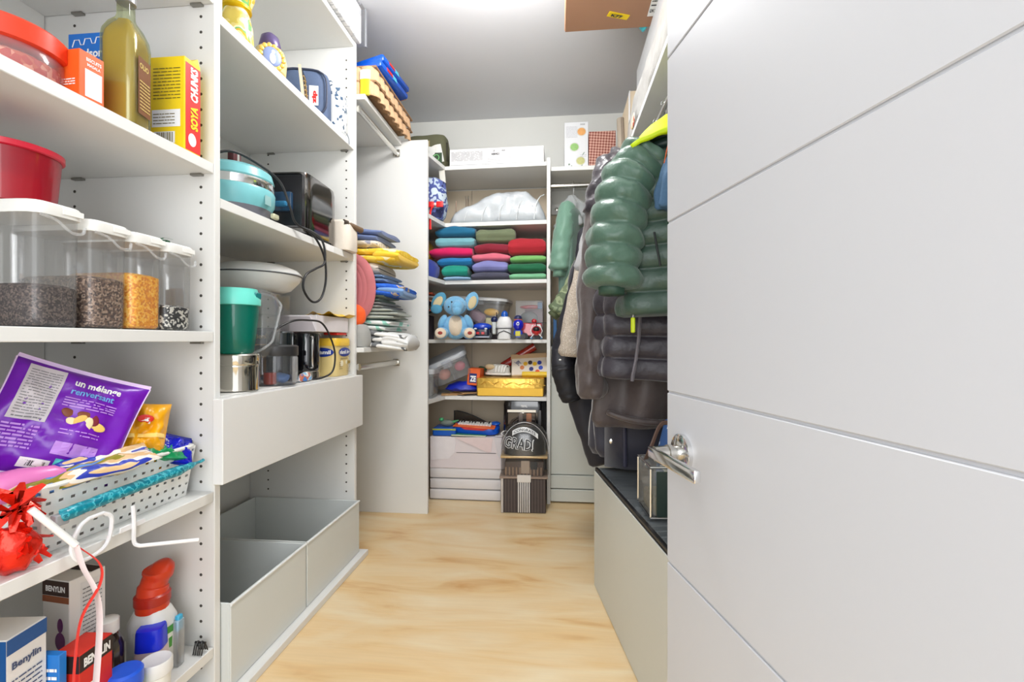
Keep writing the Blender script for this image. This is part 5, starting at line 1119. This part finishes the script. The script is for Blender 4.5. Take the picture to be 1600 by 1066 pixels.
t = thing('white_cable', 'white looped cable hanging at the edge of the large white carton', 'cable', (-.33, 2.83, zt))
part('cable', G().tube(spline([(-.05, .02, .006), (-.0, -.005, .012), (.03, -.012, .035), (.012, -.01, .045), (-.01, -.006, .028), (.02, -.01, .008), (.05, -.012, .004), (.045, -.012, .014), (.0, -.006, .0045)], 8), .003, 6), WPL, t)
# air fryer on a black box
t = thing('black_box', 'matte black carton on the floor under the air fryer', 'box', (-.20, 2.985, .001))
part('carton', G().box(-.145, .132, -.13, .13, 0, .40, .003), M('matte_black_card', (52, 50, 50), .6), t, False)
part('dark_panel', G().box(-.14, .128, -.1315, -.1302, .35, .398), DARK, t, False)
t = thing('air_fryer', 'glossy black air fryer with steel band and glass drawer window', 'appliance', (-.20, 2.98, .402))
part('body', G().rbox(.272, .255, [(.96, 0), (1, .01), (1, .20), (.97, .222), (.3, .226)], 7, 60), M('fryer_black', (22, 20, 22), .15, coat=1), t)
part('window', G().box(-.105, .07, -.131, -.124, .02, .155, .004), M('window_dark_glass', (40, 30, 30), .05, .3, coat=1), t)
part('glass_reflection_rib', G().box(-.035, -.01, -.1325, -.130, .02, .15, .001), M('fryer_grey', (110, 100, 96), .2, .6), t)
part('copper_rib', G().box(.012, .045, -.1325, -.130, .02, .15, .001), M('fryer_copper', (150, 104, 80), .25, .7), t)
part('steel_band', G().box(-.106, .072, -.1325, -.1285, .155, .172, .001), STEEL, t)
part('control_bar', G().box(.085, .105, -.131, -.126, .03, .17, .003), M('bar_grey', (80, 80, 82), .3, .5), t)
part('handle', G().box(-.032, .0, -.150, -.126, -.10, -.018, .004), M('handle_grey', (90, 86, 84), .3, .4), t); part('handle_inset', G().box(-.024, -.008, -.1515, -.1495, -.092, -.03, .001), M('inset_pale', (190, 186, 176), .4), t)
part('lettering', G().text('TEFAL', plane((0, -.1290, 0), (1, 0, 0), (0, 0, 1)), -.022, .188, .012, .04, .0012, .04), WINK, t, False)
# graduation hamper
t = thing('gift_hamper', 'clear-domed graduation gift box with white lettering in front of the air fryer', 'gift box', (-.19, 2.745, .001), R(2))
HB = M('hamper_dark', (62, 52, 50), .5, var=.2, scale=40)
part('base_box', G().box(-.135, .125, -.075, .075, 0, .20, .003), HB, t, False)
for i in range(15):
    if 5 <= i <= 8: continue
    part('rib', G().box(-.130+.0172*i, -.122+.0172*i, -.079, -.0755, .004, .196), M('rib_brown', (84, 72, 68), .5), t, False)
part('left_edge', G().box(-.137, -.122, -.081, -.0755, .0, .21, .002), M('silver_edge', (190, 184, 180), .3, .3), t)
for i in range(6): part('pleat', G().box(-.038+.0125*i, -.030+.0125*i, -.084, -.0755, .004, .185, .002), M('pleat_white', (214, 210, 206), .5), t)
part('pleat_backing', G().box(-.040, .036, -.0785, -.0753, .002, .195), M('pleat_dark', (50, 46, 44), .6), t, False)
part('white_tab', G().box(-.042, .038, -.086, -.077, .18, .222, .002), M('tab_white', (220, 214, 206), .5), t)
part('ledge', G().box(-.145, .135, -.083, .08, .20, .212, .002), M('ledge_taupe', (150, 130, 116), .4), t)
part('upper_tray', G().box(-.115, .112, -.06, .06, .212, .295, .003), M('tray_brown', (84, 66, 56), .5, var=.3, scale=50), t)
for i in range(11): part('wicker', G().box(-.112+.0205*i, -.104+.0205*i, -.064, -.0605, .213, .262), M('wicker_tan', (150, 122, 98), .6), t, False)
part('photo_card', G().box(-.02, .03, -.066, -.0605, .225, .30, .001), M('card_beige', (176, 156, 136), .5), t, False); part('small_frame', G().box(.035, .075, -.066, -.0605, .25, .295, .001), TK, t, False)
part('gold_rim', G().box(-.140, .135, -.075, .07, .315, .330, .005, 2), M('rim_gold', (204, 176, 130), .3, .5), t)
part('dark_filling', G().rbox(.25, .13, [(1, .33), (.98, .40), (.8, .46), (.5, .49), (.1, .50)], 2.4, 40), M('filling_black', (40, 38, 38), .3, coat=1, var=.5, scale=20), t)
part('clear_dome', G().rbox(.285, .165, [(1, .21), (1.0, .33), (1, .39), (.93, .445), (.72, .49), (.45, .512), (.1, .52)], 2.6, 48), clear('dome_film', (250, 250, 250), opac=.03, gloss=.1), t)
part('dome_edge', G().tube([(.143*cos(a), -.03, .33+.188*sin(a)) for a in [pi*i/24 for i in range(25)]], .0022, 6), M('edge_white', (220, 220, 222), .3), t)
dm = lambda u, v: V(u, -.078-.012*(1-(u/.13)**2)+.05*max(0, (v-.36)/.14)**2, v)
part('lettering', G().text('GRAD!', dm, -.118, .385, .060, .172, .004, .045, rot=-.12), M('letter_white', (240, 240, 238), .4), t, False)
part('letter_core', G().text('GRAD!', dm, -.118, .385, .060, .172, .0075, .004, rot=-.12), TK, t, False)
part('banner', G().surf(lambda u, v: dm(.004+u*.075, .480-.028*u*u*1-.008*u+v*.013)+V(0, -.003, 0), 16, 2), M('banner_white', (236, 236, 234), .4), t)
part('banner_print', G().text('CONGRATS', lambda u, v: dm(.004+u*.075, .480-.028*u*u-.008*u+v*.013)+V(0, -.0035, 0), -.9, -.55, 1.1, 1.7, .0012, .02), INK, t, False)
# ================================================================ COATS ON THE RAIL
def torso(cx, z0, z1, W, Dp, n=0, amp=.0, fold=.012, neck=.07, shy=.10, flare=1.05, seed=0, steps=None, lean=0, sk=0):
    """closed coat body, z0 shoulder top to z1 hem; rings are flattened ovals; n padded baffles or vertical folds"""
    rings = []; N = steps or (max(60, n*14) if n else 36); K = 60
    for i in range(N+1):
        t = i/N; z = z0+(z1-z0)*t; dr_ = z0-z
        s = min(1, dr_/shy); s = s*s*(3-2*s) if s < 1 else 1
        hw = neck+(W/2-neck)*s**.7 if s < 1 else W/2*(1+(flare-1)*(dr_-shy)/max(.01, (z0-z1-shy)))
        hd = (.03+(Dp/2-.03)*s)
        pf = amp*(abs(sin(pi*n*t))**.55-.45) if n else 0
        if i == N: hw *= .93; hd *= .8
        ring = []
        for k in range(K):
            a = 2*pi*k/K; ca, sa = cos(a), sin(a); q = (abs(ca)**2.5+abs(sa)**2.5)**-.4
            f = fold*t*(sin(a*7+seed+2*sin(3*t+seed))*.6+noise.noise(V(ca*2.2+seed, sa*2.2, t*2.6))*1.2)
            w_ = noise.noise(V(ca*3+seed, sa*3+9, z*22))*(.006 if n else .004)
            ring.append(V(cx+lean*t+(hw+pf*.6+f+w_)*ca*q, (hd+pf+f+w_)*sa*q, z+sk*ca*t-(.010*abs(ca) if n else 0)))
        rings.append(ring)
    return G().loft(rings)
def sleeve(pts, r0, r1, n=0, amp=0, seed=0, fl=1, K=28, wr=.006):
    P = spline(pts, max(8, int(n*14/max(1, len(pts)-1))) if n else 10); N = len(P)-1; r = []
    g = G(); rings = []; up = None
    for i, p in enumerate(P):
        t = i/N; tn = (P[min(N, i+1)]-P[max(0, i-1)]).normalized()
        u = V(1, 0, 0)-tn*tn.x; u.normalize(); v = tn.cross(u)
        rr = r0+(r1-r0)*t+(amp*(abs(sin(pi*n*t))**.55-.45) if n else 0)
        if t < .04: rr *= .6+10*t
        if i == N: rr *= .8
        rings.append([p+u*(rr*(1+noise.noise(V(cos(a)*2+seed, sin(a)*2, t*9))*wr/.03)*cos(a))+v*(rr*fl*(1+noise.noise(V(cos(a)*2, sin(a)*2+seed, t*12))*wr/.03)*sin(a)) for a in [2*pi*k/K for k in range(K)]])
    return g.loft(rings)
def hanger(t_, cx, ztop, zs, w_, col=None):
    o = thing('coat_hanger', t_, 'hanger', (cx, 0, 0), 0, 'hangers on the coat rails'); return o
def mk_hanger(lab, x, y, zrod, zs, w_=.30, rz=0):
    t = thing('coat_hanger', lab, 'hanger', (x, y, zs), rz, 'hangers on the coat rails')
    H = zrod-zs
    part('hook', G().tube(spline([(0, 0, .0), (0, 0, H-.03), (.004, 0, H-.008), (.016, 0, H+.012), (0, 0, H+.026), (-.016, 0, H+.012), (-.016, 0, H+.002)], 6), .0018, 6), CHR, t)
    part('shoulder_bar', G().tube(spline([(-w_/2, 0, -.075), (-w_/4, 0, -.03), (0, 0, 0), (w_/4, 0, -.03), (w_/2, 0, -.075)], 6), .006, 8), DARK, t)
    return t
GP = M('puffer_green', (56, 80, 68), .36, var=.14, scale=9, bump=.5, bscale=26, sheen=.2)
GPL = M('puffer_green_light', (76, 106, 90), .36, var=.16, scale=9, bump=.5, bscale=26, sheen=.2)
NEON = M('neon_lining', (206, 232, 10), .5, var=.08, scale=12, bump=.2, bscale=18)
YP = 1.50
t = thing('puffer_jacket', 'green quilted puffer jacket with neon yellow lined hood at the door edge', 'jacket', (.40, YP, 0))
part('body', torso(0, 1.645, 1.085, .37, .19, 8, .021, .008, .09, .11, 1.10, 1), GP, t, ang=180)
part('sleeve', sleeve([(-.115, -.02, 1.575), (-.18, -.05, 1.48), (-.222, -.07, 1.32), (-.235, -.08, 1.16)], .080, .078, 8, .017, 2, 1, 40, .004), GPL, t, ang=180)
part('cuff', sleeve([(-.235, -.08, 1.172), (-.236, -.082, 1.140)], .066, .048, 0, 0, 2), M('cuff_green', (50, 80, 66), .5), t, ang=180)
part('sleeve', sleeve([(.125, 0, 1.60), (.20, .0, 1.46), (.22, .0, 1.16)], .066, .055, 8, .016, 4), GP, t, ang=180)
part('collar', torso(.0, 1.655, 1.59, .25, .17, 2, .012, .0, .10, .03, 1.1, 2, 20), M('collar_green', (44, 66, 62), .45), t, ang=180)
g = G().surf(lambda u, v: V(u*.17+.015*v, -.125+.15*(v*.5+.5)+.012*sin(4*u), 1.590+.092*(1-u*u)**.5*(.12+.88*min(1, (v+1)*1.1))+.03*(1-abs(u))+.012*noise.noise(V(u*4, v*4, 2))+.012*u), 24, 14)
o = part('hood_lining', g, NEON, t, ang=180); md = o.modifiers.new('t', 'SOLIDIFY'); md.thickness = .014
part('pocket_zip', G().tube(spline([(-.115, -.113, 1.32), (-.108, -.118, 1.27), (-.098, -.115, 1.22)], 5), .0035, 6), M('zip_black', (24, 30, 30), .5), t)
part('side_seam', G().tube(spline([(-.10, -.108, 1.46), (-.06, -.113, 1.34), (-.02, -.113, 1.22), (.02, -.112, 1.12)], 8), .003, 6), M('seam_dark_green', (30, 50, 42), .6), t)
o = part('zip_cord', G().tube([(-.165, -.06, 1.11), (-.168, -.062, 1.07)], .003, 6), STEEL, t)
part('zip_pull', G().box(-.175, -.162, -.068, -.058, 1.025, 1.072, .003), M('neon_pull', (196, 214, 20), .4), o)
mk_hanger('black hanger inside the green puffer jacket', .383, YP, RZ, 1.63, .26)
DP = M('puffer_black', (48, 43, 52), .42, var=.15, scale=10, bump=.5, bscale=26, sheen=.3)
t = thing('puffer_coat', 'long charcoal quilted puffer coat hanging directly behind the green puffer', 'coat', (.395, 1.665, 0))
part('body', torso(0, 1.63, .86, .45, .14, 10, .017, .010, .07, .11, 1.06, 5, sk=-.02), DP, t, ang=180)
part('zip', G().tube(spline([(-.10, -.090, 1.60), (-.115, -.098, 1.2), (-.125, -.100, 1.0), (-.145, -.095, .865)], 10), .006, 6).wob(.002, 60), M('zip_grey', (104, 100, 106), .45), t)
part('collar', torso(0, 1.66, 1.60, .18, .12, 2, .010, 0, .07, .03, 1.1, 6, 20), DP, t, ang=180)
part('sleeve', sleeve([(.16, 0, 1.58), (.235, 0, 1.4), (.24, 0, 1.0)], .05, .045, 9, .018, 4), DP, t, ang=180)
part('sleeve', sleeve([(-.16, .02, 1.58), (-.205, .03, 1.4), (-.215, .03, 1.0)], .05, .045, 9, .018, 4), DP, t, ang=180)
mk_hanger('black hanger inside the charcoal puffer coat', .383, 1.665, RZ, 1.64)
BR = M('coat_brown_grey', (76, 66, 65), .5, var=.15, scale=8, bump=.7, bscale=14, sheen=.3)
BK = M('coat_shoulder_black', (50, 44, 52), .34, var=.15, scale=8, bump=.8, bscale=18, sheen=.3)
t = thing('long_coat', 'long brown-grey coat with dark glossy shoulder and snap hem', 'coat', (.385, 1.80, 0))
part('body', torso(0, 1.66, .675, .46, .12, 0, 0, .034, .07, .11, 1.0, 9), BR, t, ang=180)
part('sleeve', sleeve([(-.17, -.02, 1.62), (-.225, -.05, 1.45), (-.25, -.07, 1.20), (-.26, -.075, .95), (-.255, -.07, .79)], .055, .052, 0, 0, 3, 1, 30, .010), BR, t, ang=180)
part('shoulder', sleeve([(-.13, -.02, 1.70), (-.19, -.035, 1.64), (-.215, -.045, 1.55), (-.225, -.05, 1.47)], .048, .060, 0, 0, 4, 1, 28, .010), BK, t, ang=180)
part('sleeve', sleeve([(.17, 0, 1.60), (.22, 0, 1.4), (.225, 0, .95)], .05, .045, 0, 0, 5), BR, t, ang=180)
part('hem_fold', sleeve([(-.20, -.06, .735), (-.10, -.085, .71), (.02, -.085, .705), (.10, -.07, .73)], .012, .012, 0, 0, 3), BR, t, ang=180)
part('tab', G().box(.02, .065, -.105, -.095, .69, .79, .004), BR, t)
for z in (.705, .765): part('snap', G().lathe([(.007, 0), (.006, .004), (.002, .005)], 12).rot((R(90), 0, 0)).xf(Matrix.Translation((.045, -.105, z))), STEEL, t)
mk_hanger('black hanger inside the long brown-grey coat', .383, 1.80, RZ, 1.67)
NV = M('coat_navy', (34, 34, 50), .62, var=.12, scale=8, sheen=.5, bump=.1, bscale=300)
t = thing('navy_coat', 'long navy wool coat with silver buttons reaching down to the black bench top', 'coat', (.37, 1.93, 0))
part('body', torso(0, 1.62, .53, .40, .14, 0, 0, .03, .07, .11, 1.10, 12), NV, t, ang=180)
part('front_panel', G().loft([[V(x, -.085+y, z) for x, y in ((-.175, .04), (-.10, .0), (.0, -.01), (.10, .0), (.13, .05))] for z in (.95, .85, .70, .60, .497)], closed=False), NV, t)
for o in t.children: 
    if o.name.startswith('front_panel'): md = o.modifiers.new('t', 'SOLIDIFY'); md.thickness = .01
part('front_edge', G().tube(spline([(-.105, -.095, .95), (-.108, -.10, .75), (-.105, -.098, .51)], 8), .009, 8), M('navy_edge', (52, 52, 70), .6), t)
part('collar', torso(0, 1.66, 1.58, .2, .12, 0, 0, 0, .08, .03, 1.1, 6, 12), NV, t, ang=180)
for x, z in ((-.15, .60), (.055, .635), (-.02, .52)): part('button', G().lathe([(.0125, 0), (.012, .005), (.006, .007)], 16).rot((R(90), 0, 0)).xf(Matrix.Translation((x, -.101 if x > -.1 else -.062, z))), STEEL, t)
mk_hanger('black hanger inside the navy wool coat', .383, 1.93, RZ, 1.63)
FL = speckle('fleece', [(176, 164, 150), (196, 184, 168), (160, 148, 136), (206, 198, 186)], 120, .95, 'noise', bump=.8)
FG = M('fleece_grey', (170, 170, 172), .9, var=.1, scale=60, bump=.3, bscale=200)
t = thing('fleece_coat', 'light beige speckled fleece coat between the brown coat and the far wall', 'coat', (.385, 2.10, 0))
part('body', torso(.0, 1.62, .96, .46, .13, 0, 0, .02, .07, .11, 1.16, 14), FG, t, ang=180)
part('sleeve', sleeve([(-.20, -.02, 1.55), (-.265, -.04, 1.30), (-.31, -.05, 1.08), (-.325, -.055, .93)], .042, .052, 0, 0, 7, .8), FL, t, ang=180)
part('upper_sleeve', sleeve([(-.15, -.01, 1.60), (-.215, -.03, 1.52), (-.270, -.05, 1.30)], .040, .044, 0, 0, 8, .8), FG, t, ang=180)
mk_hanger('black hanger inside the beige fleece coat', .383, 2.10, RZ, 1.63)
t = thing('black_jacket', 'black sports jacket with small white mark hanging low beside the fleece coat', 'jacket', (.36, 2.20, 0))
KB = M('jacket_black', (36, 36, 44), .5, var=.15, scale=10, bump=.6, bscale=16)
part('body', torso(0, 1.62, .80, .52, .12, 0, 0, .03, .07, .11, 1.22, 17), KB, t, ang=180)
part('sleeve', sleeve([(-.18, -.02, 1.5), (-.27, -.03, 1.2), (-.33, -.045, .95), (-.325, -.05, .86)], .045, .055, 0, 0, 9), KB, t, ang=180)
part('cuff', sleeve([(-.335, -.045, .90), (-.30, -.05, .76), (-.29, -.05, .72)], .062, .040, 0, 0, 10), M('cuff_black', (26, 26, 32), .6), t, ang=180)
part('white_mark', G().ell((-.345, -.105, .915), (.006, .002, .004)), WPL, t)
mk_hanger('black hanger inside the black sports jacket', .383, 2.20, RZ, 1.63)
t = thing('black_trousers', 'black trousers hanging beyond the end of the grey bench cabinet', 'trousers', (.30, 2.30, 0))
KN = M('trousers_black', (30, 30, 42), .6, var=.1, scale=10, sheen=.4)
part('leg', sleeve([(-.16, 0, 1.40), (-.17, -.01, .90), (-.165, -.02, .70), (-.12, -.03, .52), (-.085, -.03, .40)], .085, .055, 0, 0, 5, .45), KN, t, ang=180)
part('leg', sleeve([(.02, .03, 1.40), (.0, .03, .9), (.0, .02, .42)], .085, .060, 0, 0, 6, .45), KN, t, ang=180)
part('waistband', sleeve([(-.17, .01, 1.40), (.05, .01, 1.42)], .03, .03, 0, 0, 7), KN, t, ang=180)
mk_hanger('black hanger holding the black trousers', .30, 2.30, RZ, 1.50, .26).location.x = .37
OL = speckle('olive_camo', [(104, 116, 84), (140, 152, 116), (90, 104, 76), (124, 138, 106)], 14, .7, 'noise')
t = thing('olive_jacket', 'olive patterned jacket whose sleeve end sticks out under the mint raincoat', 'jacket', (.38, 2.42, 0))
part('body', torso(0, 1.62, 1.0, .50, .12, 0, 0, .02, .07, .11, 1.15, 22), OL, t, ang=180)
part('sleeve', sleeve([(-.20, -.01, 1.55), (-.27, -.03, 1.34), (-.33, -.05, 1.22), (-.385, -.06, 1.14)], .045, .050, 0, 0, 11, .8), OL, t, ang=180)
part('cuff', sleeve([(-.375, -.06, 1.155), (-.405, -.062, 1.125)], .045, .034, 0, 0, 12, .8), M('cuff_olive', (84, 94, 66), .8), t, ang=180)
mk_hanger('black hanger inside the olive patterned jacket', .383, 2.42, RZ, 1.63)
MG = M('raincoat_mint', (112, 152, 132), .5, var=.1, scale=8, bump=.5, bscale=16, sheen=.3)
xc = X_at(897, 2.85)
t = thing('raincoat', 'mint green raincoat with elastic cuff hanging on the back wall rail', 'coat', (xc, 2.93, 0), R(74))
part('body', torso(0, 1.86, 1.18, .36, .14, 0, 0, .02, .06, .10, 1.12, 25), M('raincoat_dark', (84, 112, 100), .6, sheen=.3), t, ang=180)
part('sleeve', sleeve([(-.10, .01, 1.84), (-.155, .018, 1.70), (-.175, .030, 1.55), (-.185, .040, 1.42)], .048, .066, 0, 0, 13), MG, t, ang=180)
part('cuff', sleeve([(-.185, .040, 1.43), (-.187, .042, 1.385)], .058, .046, 0, 0, 14, 1, 30, .016), MG, t, ang=180)
part('hood', torso(-.02, 1.90, 1.70, .14, .16, 0, 0, .03, .05, .06, 1.3, 26, 20), M('hood_grey', (156, 160, 160), .8, bump=.3, bscale=50), t, ang=180)
h_ = mk_hanger('thin black hanger with wire hook holding the mint raincoat on the back rail', xc, 2.93, 1.982, 1.88, .28, R(74))
t = thing('denim_jacket', 'blue denim jacket edge with orange seam between the puffer hood and the door', 'jacket', (.375, 1.36, 0))
DN = M('denim_blue_dark', (70, 104, 136), .8, var=.15, scale=12, bump=.2, bscale=200)
part('body', torso(.005, 1.60, 1.38, .18, .08, 0, 0, .012, .03, .16, 1.1, 30), DN, t, ang=180)
part('orange_seam', G().tube(spline([(-.075, -.03, 1.50), (-.06, -.035, 1.56), (-.02, -.03, 1.60), (.03, -.02, 1.625)], 8), .0016, 6), M('orange_piping', (200, 90, 40), .5), t)
mk_hanger('pale wire hanger hooked nearest the door edge', .383, 1.36, RZ, 1.62, .12)
# ---- things on the bench
zB2 = .485
t = thing('handbag', 'clear and silver framed box bag with dark green front on the black bench top', 'handbag', (.345, 1.43, zB2), R(4))
B = (-.085, .08, -.075, .075, .002, .155)
part('clear_shell', G().box(*B, .014), clear('bag_clear', (250, 248, 240), opac=.16, gloss=.8), t, False)
part('green_front', G().box(-.068, .078, -.0795, -.0755, .012, .142, .002), M('dark_green_leather', (34, 50, 44), .4), t, False)
for x in (-.085, .08):
    for y in (-.075, .075): part('frame_post', G().tube([(x*.97, y*.97, .01), (x*.97, y*.97, .148)], .0035, 8), CHR, t)
for z in (.006, .152): part('frame_ring', G().tube([(-.082, -.072, z), (.077, -.072, z), (.077, .072, z), (-.082, .072, z)], .0035, 8, closed=True), CHR, t)
part('inner_lining', G().box(-.07, .06, -.06, .06, .006, .06, .006), M('lining_gold_green', (120, 112, 70), .35, .3, var=.4, scale=40), t)
part('handle', G().tube(spline([(-.05, -.02, .155), (-.045, -.03, .19), (.0, -.03, .205), (.05, -.02, .195), (.06, -.01, .157)], 8), .008, 10), M('grey_leather', (120, 122, 116), .5), t)
part('clasp_ring', G().tube([(-.045+.010*cos(a), -.04, .175+.013*sin(a)) for a in [2*pi*i/16 for i in range(16)]], .0025, 6, closed=True), CHR, t)
part('strap', G().tube(spline([(-.07, .03, .15), (-.06, .0, .20), (-.02, .03, .26), (.04, .05, .25)], 8), .007, 8, .5), M('strap_brown', (96, 72, 62), .6), t)
t = thing('umbrella', 'folded blue polka dot umbrella standing behind the clear handbag', 'umbrella', (.345, 1.575, zB2), (0, R(9), 0))
part('canopy', G().lathe([(.012, .01), (.026, .05), (.034, .16), (.026, .25), (.012, .262)], 24), speckle('polka', [(54, 92, 150)]*7+[(226, 230, 236)], 75, .6, bump=0), t)
part('shaft', G().tube([(0, 0, 0), (0, 0, .29)], .004, 8), STEEL, t); part('tip', G().lathe([(.010, .26), (.012, .28), (.004, .30)], 12), WPL, t)
t = thing('knit_hat', 'pale olive knitted hat tucked among the coats behind the umbrella', 'hat', (.42, 1.70, .70))
t.location = (.43, 1.64, zB2)
part('crown', G().lathe([(.06, 0), (.065, .02), (.065, .18), (.05, .235), (.02, .25)], 24), M('hat_olive', (150, 150, 120), .9, bump=.4, bscale=120), t)
part('brim', G().lathe([(.068, .0), (.07, .03)], 24), M('hat_brim', (130, 130, 102), .9, bump=.4, bscale=120), t)
# ---- things on the long shelf
zs = SZ+.0225
t = thing('flat_pack', 'long white flat-pack cartons stacked on the long shelf above the coats', 'carton', (.52, 1.66, zs))
part('carton', G().box(-.125, .135, -.66, .66, 0, .195, .002), M('flatpack_white', (196, 197, 197), .5, var=.02, scale=4), t, False)
part('carton', G().box(-.128, .135, -.66, .66, .198, .395, .002), MC['flatpack_white'], t, False)
t = thing('white_sack', 'crumpled white plastic sack along the front edge of the long shelf', 'sack', (.368, 1.75, zs))
g = G().rbox(.052, 1.30, [(.5, .001), (.95, .02), (1, .08), (.9, .14), (.5, .175)], 3, 90)
for i, p in enumerate(g.V):
    n_ = noise.noise(V(p.x*20, p.y*7, p.z*14))*.012+noise.noise(V(p.x*40, p.y*18, p.z*30+4))*.007
    g.V[i] = V(p.x+n_-.004, p.y, max(.001, p.z*(1+noise.noise(V(1, p.y*3, 5))*.25)+n_))
part('sack_body', g, M('sack_white', (186, 184, 180), .3, var=.25, scale=9, bump=.9, bscale=16, coat=.3), t, ang=180)
part('printed_patch', G().ell((-.028, .36, .05), (.004, .05, .03)), speckle('sack_print', [(222, 216, 206), (226, 190, 120), (224, 220, 214), (190, 90, 60)], 20, .5, 'noise'), t)
t = thing('tan_carton', 'tan cardboard carton standing at the far end of the long shelf', 'carton', (.50, 2.60, zs))
part('carton', G().box(-.13, .14, -.20, .22, 0, .34, .002), M('tan_card', (214, 196, 168), .6, var=.03, scale=5), t, False)
part('edge_tape', G().box(-.1312, -.128, -.204, -.17, 0, .34), WPAP, t, False)
t = thing('rolled_mat', 'grey-brown rolled mat leaning against the tan carton on the long shelf', 'mat', (.355, 2.55, zs), (R(-14), R(0), 0))
part('roll', G().lathe([(.014, 0), (.022, .003), (.022, .31), (.014, .313)], 22), M('mat_taupe', (160, 148, 132), .8, bump=.2, bscale=200), t)
part('roll_edge', G().box(-.003, .012, -.024, -.018, .004, .308, .001), M('mat_edge', (130, 118, 104), .8), t)
zz = zs+.3965
yb = 2.0
t = thing('cardboard_box', 'large brown cardboard box overhanging the aisle on top of the white flat-packs', 'box', (.35, 1.80, zz))
bd = M('box_brown', (168, 126, 98), .75, var=.04, scale=8)
part('carton', G().box(-.317, .31, -.20, .20, 0, .195, .003), bd, t, False)
part('bottom_flap', G().box(-.314, .307, -.197, -.004, -.0035, -.0005), bd, t, False); part('bottom_flap', G().box(-.314, .307, .004, .197, -.0035, -.0005), bd, t, False)
part('yellow_tape', G().box(-.045, .045, -.014, .014, -.006, -.004).rot((0, 0, R(20))).xf(Matrix.Translation((-.10, .115, 0))), M('tape_yellow', (240, 206, 20), .4), t, False)
uq = plane((-.10, .115, -.0062), (1, 0, 0), (0, -1, 0))
part('tape_print', G().text('K77', uq, -.032, .003, .014, .05, .0012, .05, rot=-.35), INK, t, False)
part('white_label', G().box(.018, .068, -.12, .130, -.006, -.004), WPL, t, False)
uq = plane((.022, .125, -.0062), (1, 0, 0), (0, -1, 0))
part('label_print', G().surf(uq, 1, 1, .0, .042, .055, .062, .001).text('LN 2107', uq, .0, .02, .018, .042, .001, .04).lines(uq, 0, .042, .075, .15, 6, .5, .001), INK, t, False)
part('teal_packet', G().ell((.0, .0, .0), (.018, .03, .02)).wob(.006, 60).xf(Matrix.Translation((.02, .215, .018))), M('teal_bit', (70, 200, 214), .4), t)
